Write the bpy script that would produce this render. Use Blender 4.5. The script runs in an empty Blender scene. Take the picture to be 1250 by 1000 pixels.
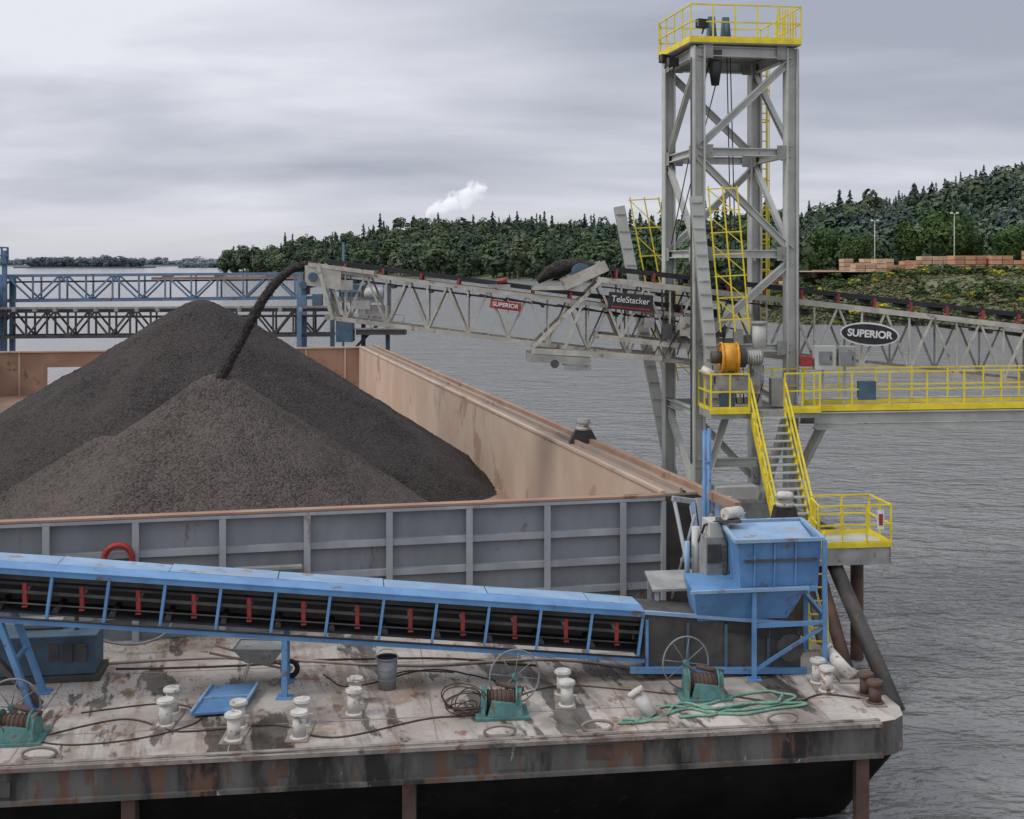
import bpy, math, random, bmesh
import numpy as np
from mathutils import Vector, noise as mn
random.seed(4); rng=np.random.default_rng(7)
scene=bpy.context.scene
V=Vector
# ------------------------------------------------------------------ materials
def M(name,c1,c2=None,rough=.6,scale=2.,rust=0,rustc=(.16,.075,.04),metal=0,bump=.15,bscale=25,streak=1.,spec=.4,dark=0,darkc=(.03,.028,.025),pale=0,palec=(.5,.48,.44)):
    m=bpy.data.materials.new(name); m.use_nodes=True; n=m.node_tree.nodes; l=m.node_tree.links
    b=n['Principled BSDF']; b.inputs['Roughness'].default_value=rough; b.inputs['Metallic'].default_value=metal
    b.inputs['Specular IOR Level'].default_value=spec
    tc=n.new('ShaderNodeTexCoord'); mp=n.new('ShaderNodeMapping'); mp.inputs['Scale'].default_value=(1,1,streak)
    l.new(tc.outputs['Object'],mp.inputs[0])
    if c2 is None: c2=tuple(x*.78 for x in c1)
    def nz(sc,det=4,vec=mp.outputs[0],ro=.6):
        t=n.new('ShaderNodeTexNoise'); t.inputs['Scale'].default_value=sc; t.inputs['Detail'].default_value=det; t.inputs['Roughness'].default_value=ro
        l.new(vec,t.inputs['Vector']); return t
    def ramp(src,a,bb):
        r=n.new('ShaderNodeMapRange'); r.inputs[1].default_value=a; r.inputs[2].default_value=bb; r.interpolation_type='SMOOTHSTEP'
        l.new(src,r.inputs[0]); return r.outputs[0]
    def mix(f,a,bb):
        x=n.new('ShaderNodeMix'); x.data_type='RGBA'; l.new(f,x.inputs[0])
        for s,i in ((a,6),(bb,7)):
            if isinstance(s,tuple): x.inputs[i].default_value=(*s,1)
            else: l.new(s,x.inputs[i])
        return x.outputs[2]
    col=mix(ramp(nz(scale).outputs[0],.35,.65),c1,c2)
    if dark>0:
        col=mix(ramp(nz(scale*.6,6).outputs[0],.72-dark*.3,.80-dark*.25),col,darkc)
    if rust>0:
        col=mix(ramp(nz(scale*1.3,7,ro=.7).outputs[0],.70-rust*.3,.76-rust*.26),col,rustc)
    if pale>0:
        col=mix(ramp(nz(scale*2.3,7,ro=.75).outputs[0],.72-pale*.3,.76-pale*.28),col,palec)
    l.new(col,b.inputs['Base Color'])
    if bump>0:
        bp=n.new('ShaderNodeBump'); bp.inputs['Strength'].default_value=bump; bp.inputs['Distance'].default_value=.02
        l.new(nz(bscale,3,tc.outputs['Object']).outputs[0],bp.inputs['Height']); l.new(bp.outputs[0],b.inputs['Normal'])
    return m
GALV=M('galvanized_grey',(.50,.505,.465),(.41,.415,.38),.5,1.5,rust=.2,rustc=(.27,.22,.17))
GALVD=M('grey_steel_weathered',(.34,.34,.315),(.24,.24,.225),.6,2,rust=.45,rustc=(.19,.13,.09))
TRUSS=M('truss_grey_paint',(.50,.475,.415),(.36,.34,.29),.6,2,rust=.42,rustc=(.17,.12,.085))
YEL=M('yellow_safety_paint',(.80,.64,.03),(.66,.52,.03),.5,3,rust=.15)
BLUE=M('blue_paint',(.12,.265,.475),(.09,.20,.38),.5,1.5,rust=.36,rustc=(.12,.115,.11))
BLUEP=M('pale_blue_paint',(.25,.375,.52),(.20,.295,.42),.6,1.2,rust=.45,rustc=(.2,.18,.165),dark=.45,darkc=(.28,.29,.29))
BLUEG=M('blue_grey_machine_paint',(.07,.125,.175),(.05,.09,.12),.6,2,rust=.4)
RED=M('red_paint',(.36,.035,.03),(.24,.03,.025),.5,4,rust=.2)
BLACK=M('black_rubber',(.022,.022,.024),(.035,.034,.034),.7,3,bump=.1)
DARK=M('dark_steel',(.085,.08,.075),(.05,.047,.045),.6,2,rust=.45,rustc=(.10,.065,.045))
WALL=M('bulkhead_grey_paint',(.275,.285,.30),(.205,.22,.235),.6,.9,rust=.36,rustc=(.19,.14,.115),streak=.35)
WALLF=M('bulkhead_rib_paint',(.36,.375,.39),(.28,.295,.31),.6,1.2,rust=.36,rustc=(.25,.17,.13),streak=.35)
RUSTW=M('worn_rust_plate',(.43,.32,.24),(.50,.395,.31),.8,.3,rust=.42,rustc=(.33,.215,.15),dark=.3,darkc=(.28,.215,.17),streak=.8)
RUSTB=M('rust_plate',(.27,.16,.11),(.34,.22,.155),.8,.6,rust=.3,rustc=(.17,.10,.07))
RUSTL=M('ledge_plate',(.27,.225,.185),(.32,.235,.18),.8,.6,rust=.5,rustc=(.2,.13,.095))
RUSTD=M('dark_rust',(.12,.07,.05),(.07,.045,.035),.8,2,rust=.4,rustc=(.08,.05,.04))
HULL=M('hull_fender_paint',(.135,.128,.118),(.085,.08,.074),.75,1.5,rust=.58,rustc=(.125,.07,.045),bump=.4,bscale=8,dark=.80,darkc=(.022,.02,.019),streak=.28,pale=.26,palec=(.32,.30,.27))
HULLE=M('hull_edge_worn',(.28,.25,.22),(.17,.145,.125),.8,2,rust=.55,rustc=(.16,.10,.07),dark=.55,darkc=(.055,.048,.044))
HULLD=M('hull_underside',(.010,.009,.009),(.017,.015,.014),.85,1.2,rust=.3,rustc=(.03,.02,.016),spec=.1)  # near-black: shade beneath the fender band is put into this colour
CREAM=M('bollard_paint',(.60,.58,.53),(.46,.44,.40),.6,4,rust=.48,rustc=(.25,.15,.09))
TEAL=M('winch_teal_paint',(.09,.22,.20),(.06,.155,.145),.6,5,rust=.5)
ORANGE=M('orange_paint',(.70,.33,.03),(.52,.24,.02),.5,5,rust=.2)
WHITE=M('white_paint',(.75,.75,.74),(.62,.62,.60),.5,5)
ROPEG=M('green_rope',(.22,.37,.29),(.13,.26,.19),.9,8,bump=.6,bscale=60)
ROPEB=M('brown_hose',(.09,.055,.04),(.05,.035,.03),.8,6)
LUMB=M('lumber',(.52,.28,.17),(.42,.21,.12),.8,.4,bump=0)
LUMB2=M('lumber_pale',(.56,.40,.26),(.46,.30,.19),.8,.4,bump=0)
SEAM=M('deck_plinth',(.30,.26,.225),(.36,.31,.27),.8,2,rust=.4,rustc=(.22,.15,.11))
SEAMD=M('deck_seam',(.20,.17,.145),(.28,.24,.205),.8,2,rust=.4,rustc=(.16,.11,.08))
GREYBIN=M('grey_plastic',(.22,.23,.24),(.16,.165,.17),.6,3)
def deckmat():
    m=M('deck_plate',(.46,.42,.375),(.36,.325,.285),.75,.5,rust=.46,rustc=(.33,.255,.20),dark=.64,darkc=(.24,.21,.185),bump=.25,bscale=12)
    n=m.node_tree.nodes;l=m.node_tree.links;b=n['Principled BSDF']
    src=b.inputs['Base Color'].links[0].from_socket
    tc=n.new('ShaderNodeTexCoord'); al=n.new('ShaderNodeMapping'); al.inputs['Rotation'].default_value=(0,0,-.258); l.new(tc.outputs['Object'],al.inputs[0])
    def layer(src,scale,mpS,loc,a,bb,mul,det=5):
        t=n.new('ShaderNodeTexNoise'); t.inputs['Scale'].default_value=scale;t.inputs['Detail'].default_value=det;t.inputs['Roughness'].default_value=.6
        mp=n.new('ShaderNodeMapping'); mp.inputs['Scale'].default_value=mpS; mp.inputs['Location'].default_value=loc
        l.new(al.outputs[0],mp.inputs[0]); l.new(mp.outputs[0],t.inputs['Vector'])
        r=n.new('ShaderNodeMapRange'); r.inputs[1].default_value=a; r.inputs[2].default_value=bb; l.new(t.outputs[0],r.inputs[0])
        x=n.new('ShaderNodeMix'); x.data_type='RGBA'; x.blend_type='MULTIPLY'; l.new(src,x.inputs[6]); x.inputs[7].default_value=(*mul,1); l.new(r.outputs[0],x.inputs[0])
        return x.outputs[2],r.outputs[0]
    c,wet=layer(src,.55,(1.7,.42,1),(3.3,1.7,0),.54,.565,(.36,.36,.36))      # wet run-off patches
    c,_=layer(c,1.1,(2.4,.22,1),(9,4,0),.53,.66,(.62,.56,.50))            # fore-aft streaks
    c,_=layer(c,.28,(1,1,1),(5,2,0),.49,.62,(.70,.66,.62),4)             # broad tone changes
    c,_=layer(c,2.2,(1,.6,1),(1,8,0),.585,.65,(.55,.42,.33),6)            # rust blooms
    s=n.new('ShaderNodeTexNoise'); s.inputs['Scale'].default_value=9; s.inputs['Detail'].default_value=6; s.inputs['Roughness'].default_value=.8; l.new(tc.outputs['Object'],s.inputs['Vector'])
    r3=n.new('ShaderNodeMapRange'); r3.inputs[1].default_value=.3;r3.inputs[2].default_value=.7;r3.inputs[3].default_value=.84;r3.inputs[4].default_value=1.16; l.new(s.outputs[0],r3.inputs[0])
    y=n.new('ShaderNodeVectorMath'); y.operation='SCALE'; l.new(c,y.inputs[0]); l.new(r3.outputs[0],y.inputs['Scale'])
    l.new(y.outputs[0],b.inputs['Base Color'])
    r2=n.new('ShaderNodeMapRange'); r2.inputs[3].default_value=.8; r2.inputs[4].default_value=.25; l.new(wet,r2.inputs[0]); l.new(r2.outputs[0],b.inputs['Roughness'])
    return m
DECK=deckmat()
def leafmat(name,ca,cb,sc=.05,isl=.2):
    m=bpy.data.materials.new(name); m.use_nodes=True; n=m.node_tree.nodes; l=m.node_tree.links; b=n['Principled BSDF']
    b.inputs['Roughness'].default_value=.8; b.inputs['Specular IOR Level'].default_value=.1
    g=n.new('ShaderNodeNewGeometry'); tc=n.new('ShaderNodeTexCoord'); t=n.new('ShaderNodeTexNoise'); t.inputs['Scale'].default_value=sc; t.inputs['Detail'].default_value=3
    l.new(tc.outputs['Object'],t.inputs['Vector'])
    a=n.new('ShaderNodeMath'); a.operation='ADD'; l.new(t.outputs[0],a.inputs[0]); 
    q=n.new('ShaderNodeMath'); q.operation='MULTIPLY_ADD'; q.inputs[1].default_value=isl; q.inputs[2].default_value=-isl/2; l.new(g.outputs['Random Per Island'],q.inputs[0]); l.new(q.outputs[0],a.inputs[1])
    r=n.new('ShaderNodeMapRange'); r.inputs[1].default_value=.34;r.inputs[2].default_value=.66; l.new(a.outputs[0],r.inputs[0])
    x=n.new('ShaderNodeMix'); x.data_type='RGBA'; x.inputs[6].default_value=(*ca,1); x.inputs[7].default_value=(*cb,1); l.new(r.outputs[0],x.inputs[0]); l.new(x.outputs[2],b.inputs['Base Color'])
    return m
# ------------------------------------------------------------------ mesh builder
class MB:
    def __init__(s): s.v=[];s.f=[];s.m=[];s.s=[];s.mats=[]
    def mi(s,mat):
        if mat not in s.mats: s.mats.append(mat)
        return s.mats.index(mat)
    def add(s,vs,fs,mat,smooth=False):
        o=len(s.v); s.v+= [tuple(x) for x in vs]; i=s.mi(mat)
        for f in fs: s.f.append([o+k for k in f]); s.m.append(i); s.s.append(smooth)
    def hexa(s,b,t,mat):
        n=len(b); fs=[list(range(n))[::-1],list(range(n,2*n))]+[[i,(i+1)%n,n+(i+1)%n,n+i] for i in range(n)]
        s.add(list(b)+list(t),fs,mat)
    def box(s,c,sz,mat,rz=0.):
        cx,cy,cz=c; hx,hy,hz=[k/2 for k in sz]; co,si=math.cos(rz),math.sin(rz)
        P=lambda x,y,z:(cx+x*co-y*si,cy+x*si+y*co,cz+z)
        s.hexa([P(-hx,-hy,-hz),P(hx,-hy,-hz),P(hx,hy,-hz),P(-hx,hy,-hz)],[P(-hx,-hy,hz),P(hx,-hy,hz),P(hx,hy,hz),P(-hx,hy,hz)],mat)
    def frame(s,p,q,up):
        p=V(p);q=V(q);d=(q-p).normalized();u=V(up)
        if abs(d.dot(u.normalized()))>.98: u=V((0,1,0)) if abs(d.y)<.9 else V((1,0,0))
        x=d.cross(u).normalized(); y=x.cross(d).normalized(); return p,q,d,x,y
    def beam(s,p,q,w,h,mat,up=(0,0,1),off=(0,0)):
        p,q,d,x,y=s.frame(p,q,up); o=x*off[0]+y*off[1]
        r=lambda P:[P+o-x*w/2-y*h/2,P+o+x*w/2-y*h/2,P+o+x*w/2+y*h/2,P+o-x*w/2+y*h/2]
        s.hexa(r(p),r(q),mat)
    def ib(s,p,q,w,h,mat,up=(0,0,1),t=.03):
        s.beam(p,q,w,t,mat,up,(0,h/2-t/2)); s.beam(p,q,w,t,mat,up,(0,-h/2+t/2)); s.beam(p,q,t,h-2*t,mat,up)
    def tube(s,p,q,r,mat,n=10,r2=None):
        if r2 is None: r2=r
        p,q,d,x,y=s.frame(p,q,(0,0,1))
        a=[2*math.pi*i/n for i in range(n)]
        vs=[p+(x*math.cos(k)+y*math.sin(k))*r for k in a]+[q+(x*math.cos(k)+y*math.sin(k))*r2 for k in a]
        s.add(vs,[[i,(i+1)%n,n+(i+1)%n,n+i] for i in range(n)],mat,True)
        o=len(s.v)-2*n; i=s.mi(mat)
        s.f.append([o+k for k in range(n)][::-1]); s.f.append([o+n+k for k in range(n)]); s.m+=[i,i]; s.s+=[False,False]
    def path(s,pts,r,mat,n=6,jit=0):
        pts=[V(p) for p in pts]; N=len(pts); vs=[]
        for i,p in enumerate(pts):
            d=(pts[min(i+1,N-1)]-pts[max(i-1,0)]); d=d.normalized() if d.length>1e-6 else V((1,0,0))
            u=V((0,0,1)) if abs(d.z)<.95 else V((0,1,0)); x=d.cross(u).normalized(); y=x.cross(d)
            rr=r[i] if isinstance(r,list) else r
            for k in range(n):
                a=2*math.pi*k/n; q=rr*(1+jit*random.uniform(-1,1)); vs.append(p+(x*math.cos(a)+y*math.sin(a))*q)
        fs=[[i*n+k,i*n+(k+1)%n,(i+1)*n+(k+1)%n,(i+1)*n+k] for i in range(N-1) for k in range(n)]
        s.add(vs,fs,mat,True)
    def ring(s,c,ax,R,r,mat,n=28,m=8):
        c=V(c);_,_,d,x,y=s.frame(c,c+V(ax),(0,0,1))
        vs=[]
        for i in range(n):
            e=x*math.cos(2*math.pi*i/n)+y*math.sin(2*math.pi*i/n); p=c+e*R
            for k in range(m):
                a=2*math.pi*k/m; vs.append(p+(e*math.cos(a)+d*math.sin(a))*r)
        s.add(vs,[[i*m+k,i*m+(k+1)%m,((i+1)%n)*m+(k+1)%m,((i+1)%n)*m+k] for i in range(n) for k in range(m)],mat,True)
    def rail(s,pts,mat,h=1.07,post=1.2,r=.022,toe=True):
        closed=(V(pts[0])-V(pts[-1])).length<1e-4
        for j,(a,b) in enumerate(zip(pts[:-1],pts[1:])):
            a=V(a);b=V(b); L=(b-a).length; k=max(1,round(L/post))
            for z in (h,h*.52): s.beam(a+V((0,0,z)),b+V((0,0,z)),r*2,r*2,mat)
            if toe: s.beam(a+V((0,0,.06)),b+V((0,0,.06)),.015,.12,mat)
            for i in range(0 if (j==0 and not closed) else 1,k+1):
                p=a.lerp(b,i/k); s.beam(p,p+V((0,0,h+.004)),r*2.1,r*2.1,mat)
    def done(s,name,parent=None,bevel=0):
        me=bpy.data.meshes.new(name); me.from_pydata(s.v,[],s.f)
        for m in s.mats: me.materials.append(m)
        me.polygons.foreach_set('material_index',s.m); me.polygons.foreach_set('use_smooth',s.s); me.update()
        o=bpy.data.objects.new(name,me); scene.collection.objects.link(o)
        if parent: o.parent=parent
        if bevel:
            b=o.modifiers.new('bevel','BEVEL'); b.width=bevel; b.segments=2; b.limit_method='ANGLE'
        return o
def empty(name,loc=(0,0,0)):
    o=bpy.data.objects.new(name,None); scene.collection.objects.link(o); return o
def text(s,loc,size,mat,parent,tilt=0,rz=0,name='lettering',bold=.004,sx=1):
    c=bpy.data.curves.new(name,'FONT'); c.body=s; c.size=size; c.extrude=.006; c.offset=bold; c.align_x='CENTER'; c.align_y='CENTER'
    c.materials.append(mat); o=bpy.data.objects.new(name,c); scene.collection.objects.link(o); o.location=loc; o.rotation_euler=(math.pi/2,tilt,rz); o.scale=(sx,1,1); o.parent=parent
    return o
# ------------------------------------------------------------------ frames of reference (metres, water z=0)
DZ=2.5; TOP=5.27
C=V((3.7,30.4,0)); L=V((-.2556,.9668,0)); W=V((-.978,-.208,0)); N=V((.208,-.978,0))
Z=V((0,0,1))
def B(s,t,z=0): return C+W*s+L*t+Z*z
# ================================================================== BARGE
barge=empty('cargo_barge')
foot=[(-24,18.68),(6.85,22.80),(7.15,22.92),(7.36,23.15),(7.44,23.6),(7.0,27),(5.6,30.85)]
R3=V((5.6,30.85,0))+L*57; R4=R3+W*28
fo=[V((x,y,0)) for x,y in foot]+[R3,R4]
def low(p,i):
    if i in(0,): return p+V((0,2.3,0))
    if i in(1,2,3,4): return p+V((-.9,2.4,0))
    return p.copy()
h=MB()
h.hexa([p+Z*1.86 for p in fo],[p+Z*(DZ-.004) for p in fo],HULL)
ins=[p+V((-.06,.08,0)) for p in fo]
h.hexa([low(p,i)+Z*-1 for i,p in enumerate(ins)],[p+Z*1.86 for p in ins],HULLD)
ed=V((-24,18.68,0)); eu=(V((6.85,22.80,0))-ed).normalized(); en=V((eu.y,-eu.x,0))
Lf=(V((6.85,22.80,0))-ed).length
h.beam(ed+en*.04+Z*2.46,ed+eu*Lf+en*.04+Z*2.46,.08,.07,HULLE)
h.beam(ed+en*.05+Z*1.90,ed+eu*Lf+en*.05+Z*1.90,.1,.07,HULL)
for u in np.arange(1,31,.8):   # dented doubler plates and rub marks
    if random.random()<.45:
        w_=random.uniform(.1,.55); z0=random.uniform(1.95,2.1); h.beam(ed+eu*u+en*.008+Z*z0,ed+eu*u+en*.008+Z*random.uniform(2.25,2.42),w_,.014,random.choice([HULL,HULL,DARK,RUSTD]),up=en)
for u in [3,8,12.8,17.6,22.4,30.8]:
    p=ed+eu*u-en*.16
    h.beam(p+Z*1.86,p+Z*-.6,.24,.24,RUSTD,up=(0,1,0))
h.done('hull',barge)
d=MB()
d.add([p+Z*DZ for p in fo],[list(range(len(fo)))],DECK)
d.done('deck',barge)
sm=MB()
for t in (1.35,4.6):
    a=ed-en*t; sm.beam(a+Z*(DZ+.003),a+eu*(Lf-.3-t*.1)+Z*(DZ+.003),.026,.008,SEAMD)
for k in range(0,8):
    a=ed+eu*(4.6+k*3.66); sm.beam(a-en*.12+Z*(DZ+.002),a-en*6.6+Z*(DZ+.002),.022,.006,SEAMD)
sm.beam(ed-en*.08+Z*(DZ+.012),ed+eu*Lf-en*.08+Z*(DZ+.012),.10,.022,HULLE)
sm.done('deck_weld_seams',barge)
fl=MB(); fl.add([B(-.2,.0,DZ+.01),B(24.1,.0,DZ+.01),B(24.1,55,DZ+.01),B(-.2,55,DZ+.01)],[[0,1,2,3]],RUSTB); fl.done('hold_floor',barge)
gt=MB()
for _ in range(350):
    x=random.uniform(-12,6.6); f=random.random()**1.6; y=20.7+.1335*(x+8.64)+.3+f*7
    if y>24.2+.14*(x+4.4)+4: continue
    r=random.uniform(.005,.016); gt.add([V((x+random.uniform(-r,r),y+random.uniform(-r,r)*1.3,DZ+.003+(k==3)*r)) for k in range(4)],[[0,1,3],[1,2,3],[2,0,3]],random.choice([DARK,RUSTD,SEAM,SEAMD]))
for _ in range(2400):   # spilled rock along the foot of the bulkhead and under the conveyor
    if random.random()<.5: p=B(random.uniform(0,18),0)+N*(.35+abs(random.gauss(0,.4)))
    else: x=random.uniform(-10,6); p=V((x,24.75+.14*(x+4.41)+random.gauss(0,.22),0))
    r=random.uniform(.006,.02); gt.add([V((p.x+random.uniform(-r,r),p.y+random.uniform(-r,r),DZ+.003+(k==3)*r*1.2)) for k in range(4)],[[0,1,3],[1,2,3],[2,0,3]],DARK)
gt.done('deck_grit',barge)
w=MB()
w.beam(B(0,0,(DZ+TOP)/2),B(24,0,(DZ+TOP)/2),.06,TOP-DZ-.01,WALL)
w.beam(B(-.02,0,TOP+.03)+N*.1,B(24,0,TOP+.03)+N*.1,.28,.05,RUSTB)
w.beam(B(-.02,0,TOP-.045)+N*.12,B(24,0,TOP-.045)+N*.12,.24,.075,WALLF)
for z in (4.5,3.80,3.14):
    w.beam(B(0,0,z)+N*.1,B(24,0,z)+N*.1,.16,.07,WALLF); w.beam(B(0,0,z-.075)+N*.17,B(24,0,z-.075)+N*.17,.025,.08,WALLF)
s_=1.07
w.beam(B(.02,0,DZ)+N*.15,B(.02,0,TOP-.1)+N*.15,.10,.22,WALLF,up=N)
while s_<24:
    w.beam(B(s_,0,DZ)+N*.15,B(s_,0,TOP-.09)+N*.15,.04,.22,WALLF,up=N)
    w.beam(B(s_,0,DZ)+N*.27,B(s_,0,TOP-.09)+N*.27,.15,.03,WALLF,up=N); s_+=1.9
w.done('end_bulkhead',barge)
w=MB(); Lt=55
def sec(o1,z1,o2,z2,mat,th=.05,t0=0,t1=Lt):
    a=B(-o1,t0,z1);b=B(-o2,t0,z2);c=B(-o2,t1,z2);dd=B(-o1,t1,z1)
    nn=(b-a).cross(dd-a).normalized()*th
    w.hexa([a,b,c,dd],[a+nn,b+nn,c+nn,dd+nn],mat)
sec(0,DZ,0,TOP,RUSTW,.05,0.04)
sec(-.06,TOP,.95,TOP+.02,RUSTL,.06,-.15)
sec(.95,TOP-.02,1.45,DZ,WALL,.05,-.1)
w.beam(B(.02,-.15,TOP+.10),B(.02,Lt,TOP+.10),.12,.08,RUSTW)
w.beam(B(-.45,-.15,TOP+.13),B(-.45,Lt,TOP+.13),.07,.14,RUSTL)
w.beam(B(-.55,-.15,TOP+.09),B(-.55,Lt,TOP+.09),.05,.05,DARK)
w.beam(B(-.95,-2.3,TOP+.12),B(-.95,Lt,TOP+.12),.16,.2,RUSTB)
for t in np.arange(10.6,55,10.6): w.beam(B(.02,t,DZ),B(.02,t,TOP),.05,.03,RUSTB)
w.hexa([B(-.06,-.15,DZ),B(-1.4,-.15,DZ),B(-.95,-.15,TOP),B(-.06,-.15,TOP)],[B(-.06,-.1,DZ),B(-1.4,-.1,DZ),B(-.95,-.1,TOP),B(-.06,-.1,TOP)],DARK)
w.done('side_wall',barge)
g=MB()
for i in range(4):
    o=-.15-.42*i
    g.tube(B(o,-.45,TOP-.05-.1*i),B(o-.05,-1.9+.2*i,DZ),.05,WALLF)
    g.tube(B(o,-.3,DZ+.3),B(o-.3,-1.0,TOP-.3),.035,WALLF)
g.beam(B(-.1,-.45,TOP),B(-1.6,-.45,TOP-.25),.12,.12,WALLF)
g.beam(B(-.1,-1.0,3.9),B(-1.7,-.9,3.8),.08,.08,WALLF)
g.beam(B(-1.55,-.5,DZ),B(-1.55,-.5,TOP),.12,.12,WALLF); g.beam(B(-.75,-1.3,DZ),B(-.75,-.5,TOP),.14,.14,WALLF)
for o in (-.5,-1.1): g.beam(B(o,-1.5,DZ),B(o-.1,-.5,TOP-.1),.1,.1,BLUEP)
g.done('corner_bracing',barge)
w=MB()
def rw(a,b,z0,z1): w.beam(B(a,Lt,(z0+z1)/2),B(b,Lt,(z0+z1)/2),.08,z1-z0,RUSTB)
rw(-.9,17.6,DZ,TOP); rw(20.1,24,DZ,TOP); rw(17.6,20.1,4.3,TOP)
w.beam(B(-.9,Lt,TOP+.05),B(24,Lt,TOP+.05),.3,.1,RUSTW)
for s0 in np.arange(1,24,2.6):
    if not 17<s0<20.3: w.beam(B(s0,Lt-.08,DZ),B(s0,Lt-.08,TOP),.1,.06,RUSTW)
w.done('far_bulkhead',barge)
w=MB(); w.beam(B(24,.05,(DZ+TOP)/2),B(24,Lt,(DZ+TOP)/2),.08,TOP-DZ,RUSTB); w.beam(B(24,0,TOP+.05),B(24,Lt,TOP+.05),.4,.1,RUSTW); w.done('opposite_side_wall',barge)
# ================================================================== GRAVEL
def gravelmat(name,ca,cb):
    m=bpy.data.materials.new(name); m.use_nodes=True; n=m.node_tree.nodes; l=m.node_tree.links; b=n['Principled BSDF']; b.inputs['Roughness'].default_value=.95; b.inputs['Specular IOR Level'].default_value=.12
    tc=n.new('ShaderNodeTexCoord')
    v=n.new('ShaderNodeTexVoronoi'); v.inputs['Scale'].default_value=19; l.new(tc.outputs['Object'],v.inputs['Vector'])
    t=n.new('ShaderNodeTexNoise'); t.inputs['Scale'].default_value=.45; t.inputs['Detail'].default_value=7; l.new(tc.outputs['Object'],t.inputs['Vector'])
    sp=n.new('ShaderNodeSeparateColor'); l.new(v.outputs['Color'],sp.inputs[0])
    a=n.new('ShaderNodeMath'); a.operation='MULTIPLY_ADD'; a.inputs[1].default_value=.6; l.new(sp.outputs[0],a.inputs[0]); l.new(t.outputs[0],a.inputs[2])
    r=n.new('ShaderNodeValToRGB'); e=r.color_ramp.elements; e[0].position=.35; e[0].color=(*ca,1); e[1].position=1.0; e[1].color=(*cb,1)
    l.new(a.outputs[0],r.inputs[0]); l.new(r.outputs[0],b.inputs['Base Color'])
    bp=n.new('ShaderNodeBump'); bp.inputs['Strength'].default_value=.8; bp.inputs['Distance'].default_value=.04; bp.invert=True
    l.new(v.outputs['Distance'],bp.inputs['Height']); l.new(bp.outputs[0],b.inputs['Normal'])
    return m
GRAV=gravelmat('crushed_rock_pale',(.034,.028,.0255),(.118,.099,.089))
GRAVD=gravelmat('crushed_rock_dark',(.019,.0165,.016),(.070,.061,.057))  # lit front cone, shaded back pile: contrast partly put into the rock colours
ss=np.arange(.04,23.9,.10); tt=np.arange(.05,34,.10)
S,T=np.meshgrid(ss,tt); X=C.x+W.x*S+L.x*T; Y=C.y+W.y*S+L.y*T
def cone(x,y,z,k,r0=.45):
    a=np.arctan2(Y-y,X-x); rip=1+.012*np.sin(a*9+x)+.008*np.sin(a*23+y)
    return z-k*rip*(np.sqrt((X-x)**2+(Y-y)**2+r0*r0)-r0)
back=np.full_like(X,DZ-.2)
for c in [(-12.0,47.6,9.6,.655,.6),(-15.4,47.8,7.45,.62,.8),(-13,53,8.4,.63,.8),(-17.3,43.5,5.7,.62,.3)]:
    back=np.maximum(back,cone(*c))
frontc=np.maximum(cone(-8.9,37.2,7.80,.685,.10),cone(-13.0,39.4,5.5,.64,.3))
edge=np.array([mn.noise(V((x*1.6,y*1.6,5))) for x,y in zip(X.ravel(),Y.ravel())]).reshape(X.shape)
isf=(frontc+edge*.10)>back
H=np.maximum(back,frontc)
rr=np.hypot(X+8.9,Y-37.0); H=H-.18*np.exp(-(rr/.4)**2)+.06*np.exp(-((rr-.7)/.25)**2)
nz=np.array([mn.fractal(V((x*.9,y*.9,z*.9)),1,2,4) for x,y,z in zip(X.ravel(),Y.ravel(),H.ravel())]).reshape(X.shape)
H=H+nz*.05+rng.normal(0,.013,X.shape)
H=np.maximum(H,DZ+.0)
def gridmesh(name,X,Y,H,mat,smooth=True,keep=None,mat2=None,sel=None):
    ny,nx=X.shape; idx=np.arange(nx*ny).reshape(ny,nx)
    F=np.stack([idx[:-1,:-1],idx[:-1,1:],idx[1:,1:],idx[1:,:-1]],-1).reshape(-1,4)
    if keep is not None: F=F[keep[:-1,:-1].ravel()]
    me=bpy.data.meshes.new(name); me.from_pydata(np.stack([X,Y,H],-1).reshape(-1,3).tolist(),[],F.tolist()); me.materials.append(mat)
    if mat2: me.materials.append(mat2); me.polygons.foreach_set('material_index',sel[:-1,:-1].ravel().astype(np.int32))
    me.polygons.foreach_set('use_smooth',[smooth]*len(F)); 
    o=bpy.data.objects.new(name,me); scene.collection.objects.link(o); return o
gp=gridmesh('gravel_pile',X[:,::-1],Y[:,::-1],H[:,::-1],GRAV,mat2=GRAVD,sel=~isf[:,::-1])
st=MB()
cp=[(-5.9,37.85,10.93),(-6.3,37.84,10.98),(-6.75,37.8,10.86),(-7.15,37.72,10.54),(-7.5,37.65,10.1),(-7.85,37.55,9.5),(-8.2,37.45,8.8),(-8.55,37.3,8.1),(-8.85,37.1,7.45)]
pts=[]
for i in range(len(cp)-1):
    for k in range(10): pts.append(V(cp[i]).lerp(V(cp[i+1]),k/10))
for _ in range(8): pts=[pts[0]]+[(pts[i-1]+pts[i]*2+pts[i+1])/4 for i in range(1,len(pts)-1)]+[pts[-1]]
st.path(pts,[.12+.05*i/len(pts) for i in range(len(pts))],GRAVD,12,jit=.10)
for k in range(2400):
    i=random.randrange(4,len(pts)); p=pts[i]+V([random.gauss(0,.06+.05*i/len(pts)) for _ in range(3)]); r=random.uniform(.008,.018)
    a=[p+V((random.uniform(-r,r),random.uniform(-r,r),random.uniform(-r,r)*1.6)) for _ in range(4)]
    st.add(a,[[0,1,2],[0,2,3],[0,1,3],[1,2,3]],GRAVD)
st.done('falling_gravel_stream')
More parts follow.
